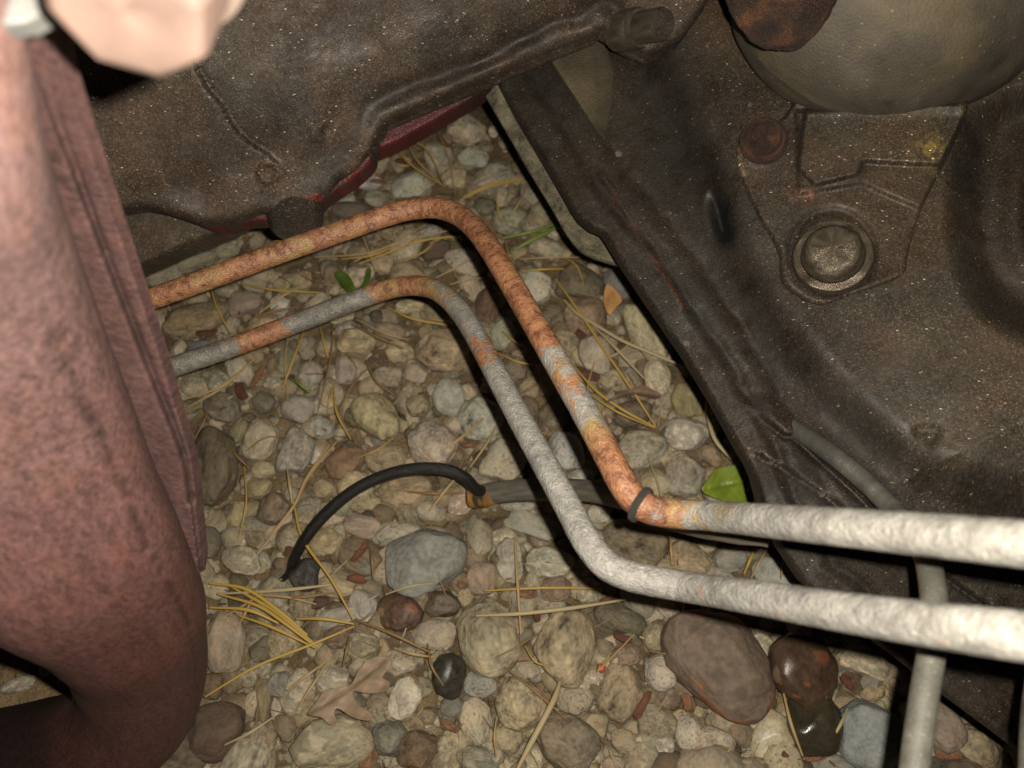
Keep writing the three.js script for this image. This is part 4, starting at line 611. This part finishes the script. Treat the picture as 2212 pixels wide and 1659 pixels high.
const MARKS = [[760, 600, 'the dark green forked leaf'], [1570, 1045, 'the bright green leaf'], [750, 1490, 'the dried oak leaf'], [918, 1203, 'the big blue-grey pebble'], [1055, 1370, 'the big olive-tan pebble'], [1222, 1393, 'the big round tan pebble'], [1557, 1440, 'the biggest brown pebble'], [1741, 1450, 'the wet red-brown pebble'], [968, 1456, 'the small black pebble'], [653, 1236, 'the dark pebble at the cable end'], [559, 942, 'the pale oval pebble'], [810, 897, 'the olive mottled pebble'], [1006, 272, 'the round pebble below the red flank'], [888, 395, 'the pale speckled pebble'], [600, 1340, 'the yellow needle fan'], [900, 1020, 'the black cable arch'], [1040, 1070, 'the corroded hose end'], [960, 460, 'the upper pipe bend'], [900, 620, 'the lower pipe bend'], [1384, 1090, 'the grey ring'], [1416, 921, 'the yellow needle point'], [1423, 810, 'the pale oval pebble right of the pipes'], [1674, 1593, 'the cream white pebble'], [420, 680, 'the olive pebble by the exhaust'], [1250, 500, 'the steel strip'], [1990, 1560, 'the pale pipe']];
function whereabouts(x, y) { let b = null, m = 1e9; for (const q of MARKS) { const d = Math.hypot(q[0] - x, q[1] - y); if (d < m) { m = d; b = q; } } const dx = x - b[0], dy = y - b[1]; return (m < 28 ? 'on ' : Math.abs(dx) > Math.abs(dy) ? (dx < 0 ? 'left of ' : 'right of ') : dy < 0 ? 'above ' : 'below ') + b[2]; }
const slope = (a, b) => { let t = Math.atan2(-(b[1] - a[1]), b[0] - a[0]) * 180 / Math.PI; if (t > 90) t -= 180; if (t <= -90) t += 180; return Math.abs(t) < 14 ? 'level' : Math.abs(t) > 66 ? 'upright' : t > 0 ? 'rising' : 'falling'; };
const wordOf = { y: 'yellow', t: 'straw-tan', b: 'brown', p: 'whitish straw', g: 'green' };
const told = new Set();
for (const [k, ...P] of loose) needles('pine_needle', k, [P], [1, 0, 2].map((i) => (Math.hypot(P[0][0] - P[P.length - 1][0], P[0][1] - P[P.length - 1][1]) > 110 ? 'long ' : 'short ') + slope(P[0], P[P.length - 1]) + ' ' + wordOf[k] + ' pine needle ' + whereabouts(...P[i])).find((t, i) => !told.has(t) && told.add(t) || i === 2), 'pine needle', 'loose ' + wordOf[k] + ' pine needles', 0.00072, rr(0.016, 0.022));

for (let k = 0, n = 0; k < 160 && n < 30; k++) {   // more loose needles, each where nothing like it lies yet
  const x = rr(420, 1900), y = rr(280, 1640), a = rr(0, Math.PI), l = rr(38, 95), kind = 'ttbbpy'[Math.floor(rnd() * 6)], dx = Math.cos(a) * l, dy = Math.sin(a) * l, b = rr(-14, 14);
  const P = [[x - dx, y - dy], [x - Math.sin(a) * b, y + Math.cos(a) * b], [x + dx, y + dy]];
  if (P.some((p) => inside(p[0], p[1], blockLine) || inside(p[0] + 30, p[1], memberLine) || p[1] > 1650 || p[0] < 400)) continue;
  const t = (l > 55 ? 'long ' : 'short ') + slope(P[0], P[2]) + ' ' + wordOf[kind] + ' pine needle ' + whereabouts(...P[1]);
  if (told.has(t)) continue;
  told.add(t); n++; needles('pine_needle', kind, [P], t, 'pine needle', 'loose ' + wordOf[kind] + ' pine needles', rr(0.00048, 0.0007), rr(0.014, 0.02));
}
{ // crumbs of bark, needle ends and grit between the pebbles
  const g = new THREE.CylinderGeometry(0.35, 0.3, 2, 5).rotateZ(Math.PI / 2), L = [], q = new THREE.Quaternion(), e = new THREE.Euler(), im = new THREE.InstancedMesh(g, std({ color: 0xffffff, roughness: 0.8 }), 620), c = new THREE.Color();
  for (let k = 0; k < 620; k++) { const x = rr(300, 2180), y = rr(180, 1660), p = onGround(x, y, rr(0.006, 0.013)), l = rr(0.0012, 0.006), w = rr(0.0006, 0.0016); q.setFromEuler(e.set(rr(-0.3, 0.3), rr(0, 6.3), rr(-0.35, 0.35))); im.setMatrixAt(k, new THREE.Matrix4().compose(p, q, new THREE.Vector3(l, w, w))); const t = rnd(), b = rr(0.5, 1.2); im.setColorAt(k, t < 0.4 ? c.setRGB(0.16 * b, 0.075 * b, 0.038 * b) : t < 0.75 ? c.setRGB(0.34 * b, 0.24 * b, 0.11 * b) : c.setRGB(0.4 * b, 0.34 * b, 0.24 * b)); }
  im.name = 'plant_litter'; im.userData = { kind: 'stuff', label: 'crumbs of bark, needle ends and grit among the pebbles', category: 'litter' }; scene.add(im);
}
// bark chips
const chipMats = ['#5c3320', '#522c1c', '#6a4229', '#4a281a', '#604028'].map((c, i) => std({ name: 'bark', color: albedo(c, 0.5, 0.85, 0.2), map: stoneMaps[i % 5], bumpMap: stoneBump, bumpScale: 0.001, roughness: 0.85 }));
const chipGeos = Array.from({ length: 5 }, (_, i) => { const g = stoneGeo(70 + i, 3), p = g.attributes.position; for (let k = 0; k < p.count; k++) { const x = p.getX(k), z = p.getZ(k); p.setXYZ(k, x, p.getY(k) * 0.7 + 0.25 * x * x, z + 0.3 * Math.sin(x * 1.5 + i) + 0.16 * n3(x * 4, z * 4, i)); } g.computeVertexNormals(); return g; });
let chipNo = 0;
for (const [x, y, a, b, rot] of [[1018, 958, 27, 9, -3], [771, 1253, 32, 11, 12], [778, 1190, 30, 9, -60], [895, 1443, 26, 12, 25], [972, 1566, 32, 12, 20], [1345, 1376, 28, 11, 15], [1388, 1523, 36, 11, -62], [1378, 1600, 32, 12, 62], [1138, 1280, 34, 10, 10], [1315, 1293, 24, 9, -10], [1484, 1516, 26, 10, 70], [1631, 1573, 22, 10, 52], [1834, 1473, 24, 10, 40], [2048, 1628, 36, 14, -4], [1768, 1630, 36, 12, -15], [1911, 1453, 20, 10, 20], [447, 717, 32, 10, -6], [557, 813, 32, 9, -60], [523, 845, 28, 10, 60], [834, 413, 28, 7, 82], [818, 393, 20, 6, 10], [961, 308, 24, 8, 50], [773, 406, 20, 6, 50], [1199, 681, 20, 10, 55], [1255, 721, 18, 10, 35], [1270, 808, 30, 10, 18], [624, 1187, 24, 10, -60], [600, 1622, 22, 13, 0], [797, 1642, 24, 13, -30], [1160, 1330, 16, 7, 70], [868, 350, 22, 8, 30], [640, 1318, 44, 9, -6], [1000, 1262, 18, 8, 20], [1700, 1636, 18, 8, 40]]) {
  if (chipNo++ % 4 === 3) continue;
  const o = new THREE.Mesh(chipGeos[Math.floor(rnd() * 5)], chipMats[Math.floor(rnd() * 5)]), p = onGround(x, y, 0.012), k = p.clone().sub(EYE).dot(FWD) / F;
  o.name = numbered('bark_chip'); o.position.copy(p); o.scale.set(a * k * rr(0.7, 1), b * k * 0.45, b * k * rr(0.75, 1.15)); o.rotation.set(rr(-0.2, 0.2), -rot * Math.PI / 180, rr(-0.2, 0.2)); o.castShadow = true;
  tag(o, (a > 29 ? 'long' : a < 21 ? 'tiny' : 'small') + ' reddish bark chip, ' + slope([0, 0], [Math.cos(rot * Math.PI / 180), Math.sin(rot * Math.PI / 180)]) + ', ' + whereabouts(x, y), 'bark chip', 'reddish bark chips between the pebbles'); scene.add(o);
}

// leaves: outlined blades with a folded midrib, curl and a thin thickness
function leaf(name, P, rib, lift, curl, hex, label, opt = {}) {
  const line = curved(P, 4), y0 = lift, zf = (x, y) => groundZ(x, y, y0);
  const hh = (x, y, d) => { const r = toLine(x, y, rib); return curl * Math.pow(Math.min(r.d / 60, 1.4), 2) - 0.0009 * gauss(r.d, 3) + 0.0012 * n3(x / 30, y / 30, 4) + (opt.vein ?? 0.00012) * Math.sin((r.along * 40 - r.d * 0.22)); };
  const col = new THREE.Color(hex), z = zf(P[0][0], P[0][1]);
  const m = new THREE.MeshPhysicalMaterial({ name: 'leaf', color: albedo(hex, z, 0.55), roughness: opt.rough ?? 0.6, vertexColors: true, side: THREE.DoubleSide });
  return tag(meshOf(name, body({ outline: line, z: zf, h: hh, step: 3, round: 0.0001, thick: 0.00035, color: (x, y) => { const r = toLine(x, y, rib), v = 1 + 0.35 * fbm3(x / 24, y / 24, 6) - (opt.dark ?? 0.25) * gauss(r.d, 1.8) + 0.16 * Math.pow(Math.abs(Math.sin(r.along * 9 * r.side + r.d * 0.11)), 12); return [v * (1 + 0.25 * n3(x / 14, y / 14, 9) * (opt.warm ?? 0.3)), v, v]; } }), m), label, 'leaf');
}
leaf('green_leaf', [[1516, 1059], [1532, 1032], [1546, 1015], [1582, 1006], [1608, 1001], [1616, 1029], [1614, 1053], [1607, 1059], [1619, 1085], [1586, 1086], [1550, 1078]], [[1516, 1059], [1560, 1050], [1614, 1040]], 0.03, 0.002, '#5a651a', 'bright green lobed leaf against the subframe edge', { rough: 0.45 });
leaf('green_leaf', [[722, 590], [738, 584], [756, 598], [771, 624], [786, 606], [792, 580], [800, 578], [800, 602], [786, 628], [766, 640], [744, 622]], [[722, 588], [766, 632], [798, 582]], 0.02, 0.001, '#33400f', 'dark green forked leaf between the two steel pipes', { dark: 0.1 });
leaf('dry_leaf', [[664, 1544], [686, 1512], [700, 1494], [730, 1486], [757, 1479], [776, 1444], [800, 1424], [822, 1418], [842, 1424], [840, 1442], [826, 1464], [842, 1474], [836, 1492], [796, 1498], [762, 1494], [772, 1520], [806, 1546], [802, 1556], [762, 1550], [728, 1530], [721, 1538], [728, 1560], [716, 1568], [694, 1550], [672, 1546]], [[664, 1545], [757, 1488], [832, 1428]], 0.03, 0.0018, '#7d664c', 'pinkish tan dried oak leaf on the pebbles near the bottom', { dark: 0.4 });
leaf('dry_leaf', [[1304, 648], [1312, 614], [1344, 648], [1330, 664], [1316, 680]], [[1308, 668], [1316, 640]], 0.024, 0.002, '#8a6238', 'small orange-brown dry leaf piece under the subframe edge', { dark: 0.3 });
leaf('dry_leaf', [[1306, 870], [1344, 846], [1368, 838], [1392, 832], [1410, 842], [1430, 852], [1424, 860], [1394, 856], [1372, 852], [1340, 860]], [[1306, 870], [1366, 848], [1428, 856]], 0.03, 0.004, '#55402f', 'dark curled dry leaf above the pale oval pebble right of the pipes', { dark: 0.4 });
{ const p = onGround(1300, 1443, 0.02), g = stoneGeo(90, 4); g.scale(0.0022, 0.0020, 0.0025); g.translate(p.x, p.y, p.z); tag(meshOf('red_berry', g, std({ color: albedo('#7a2a1c', 0.44), roughness: 0.35 })), 'tiny red seed between two tan pebbles', 'seed'); }

scene.traverse((o) => { if (o.isMesh) { o.castShadow = true; o.receiveShadow = true; } });
renderer.render(scene, camera);
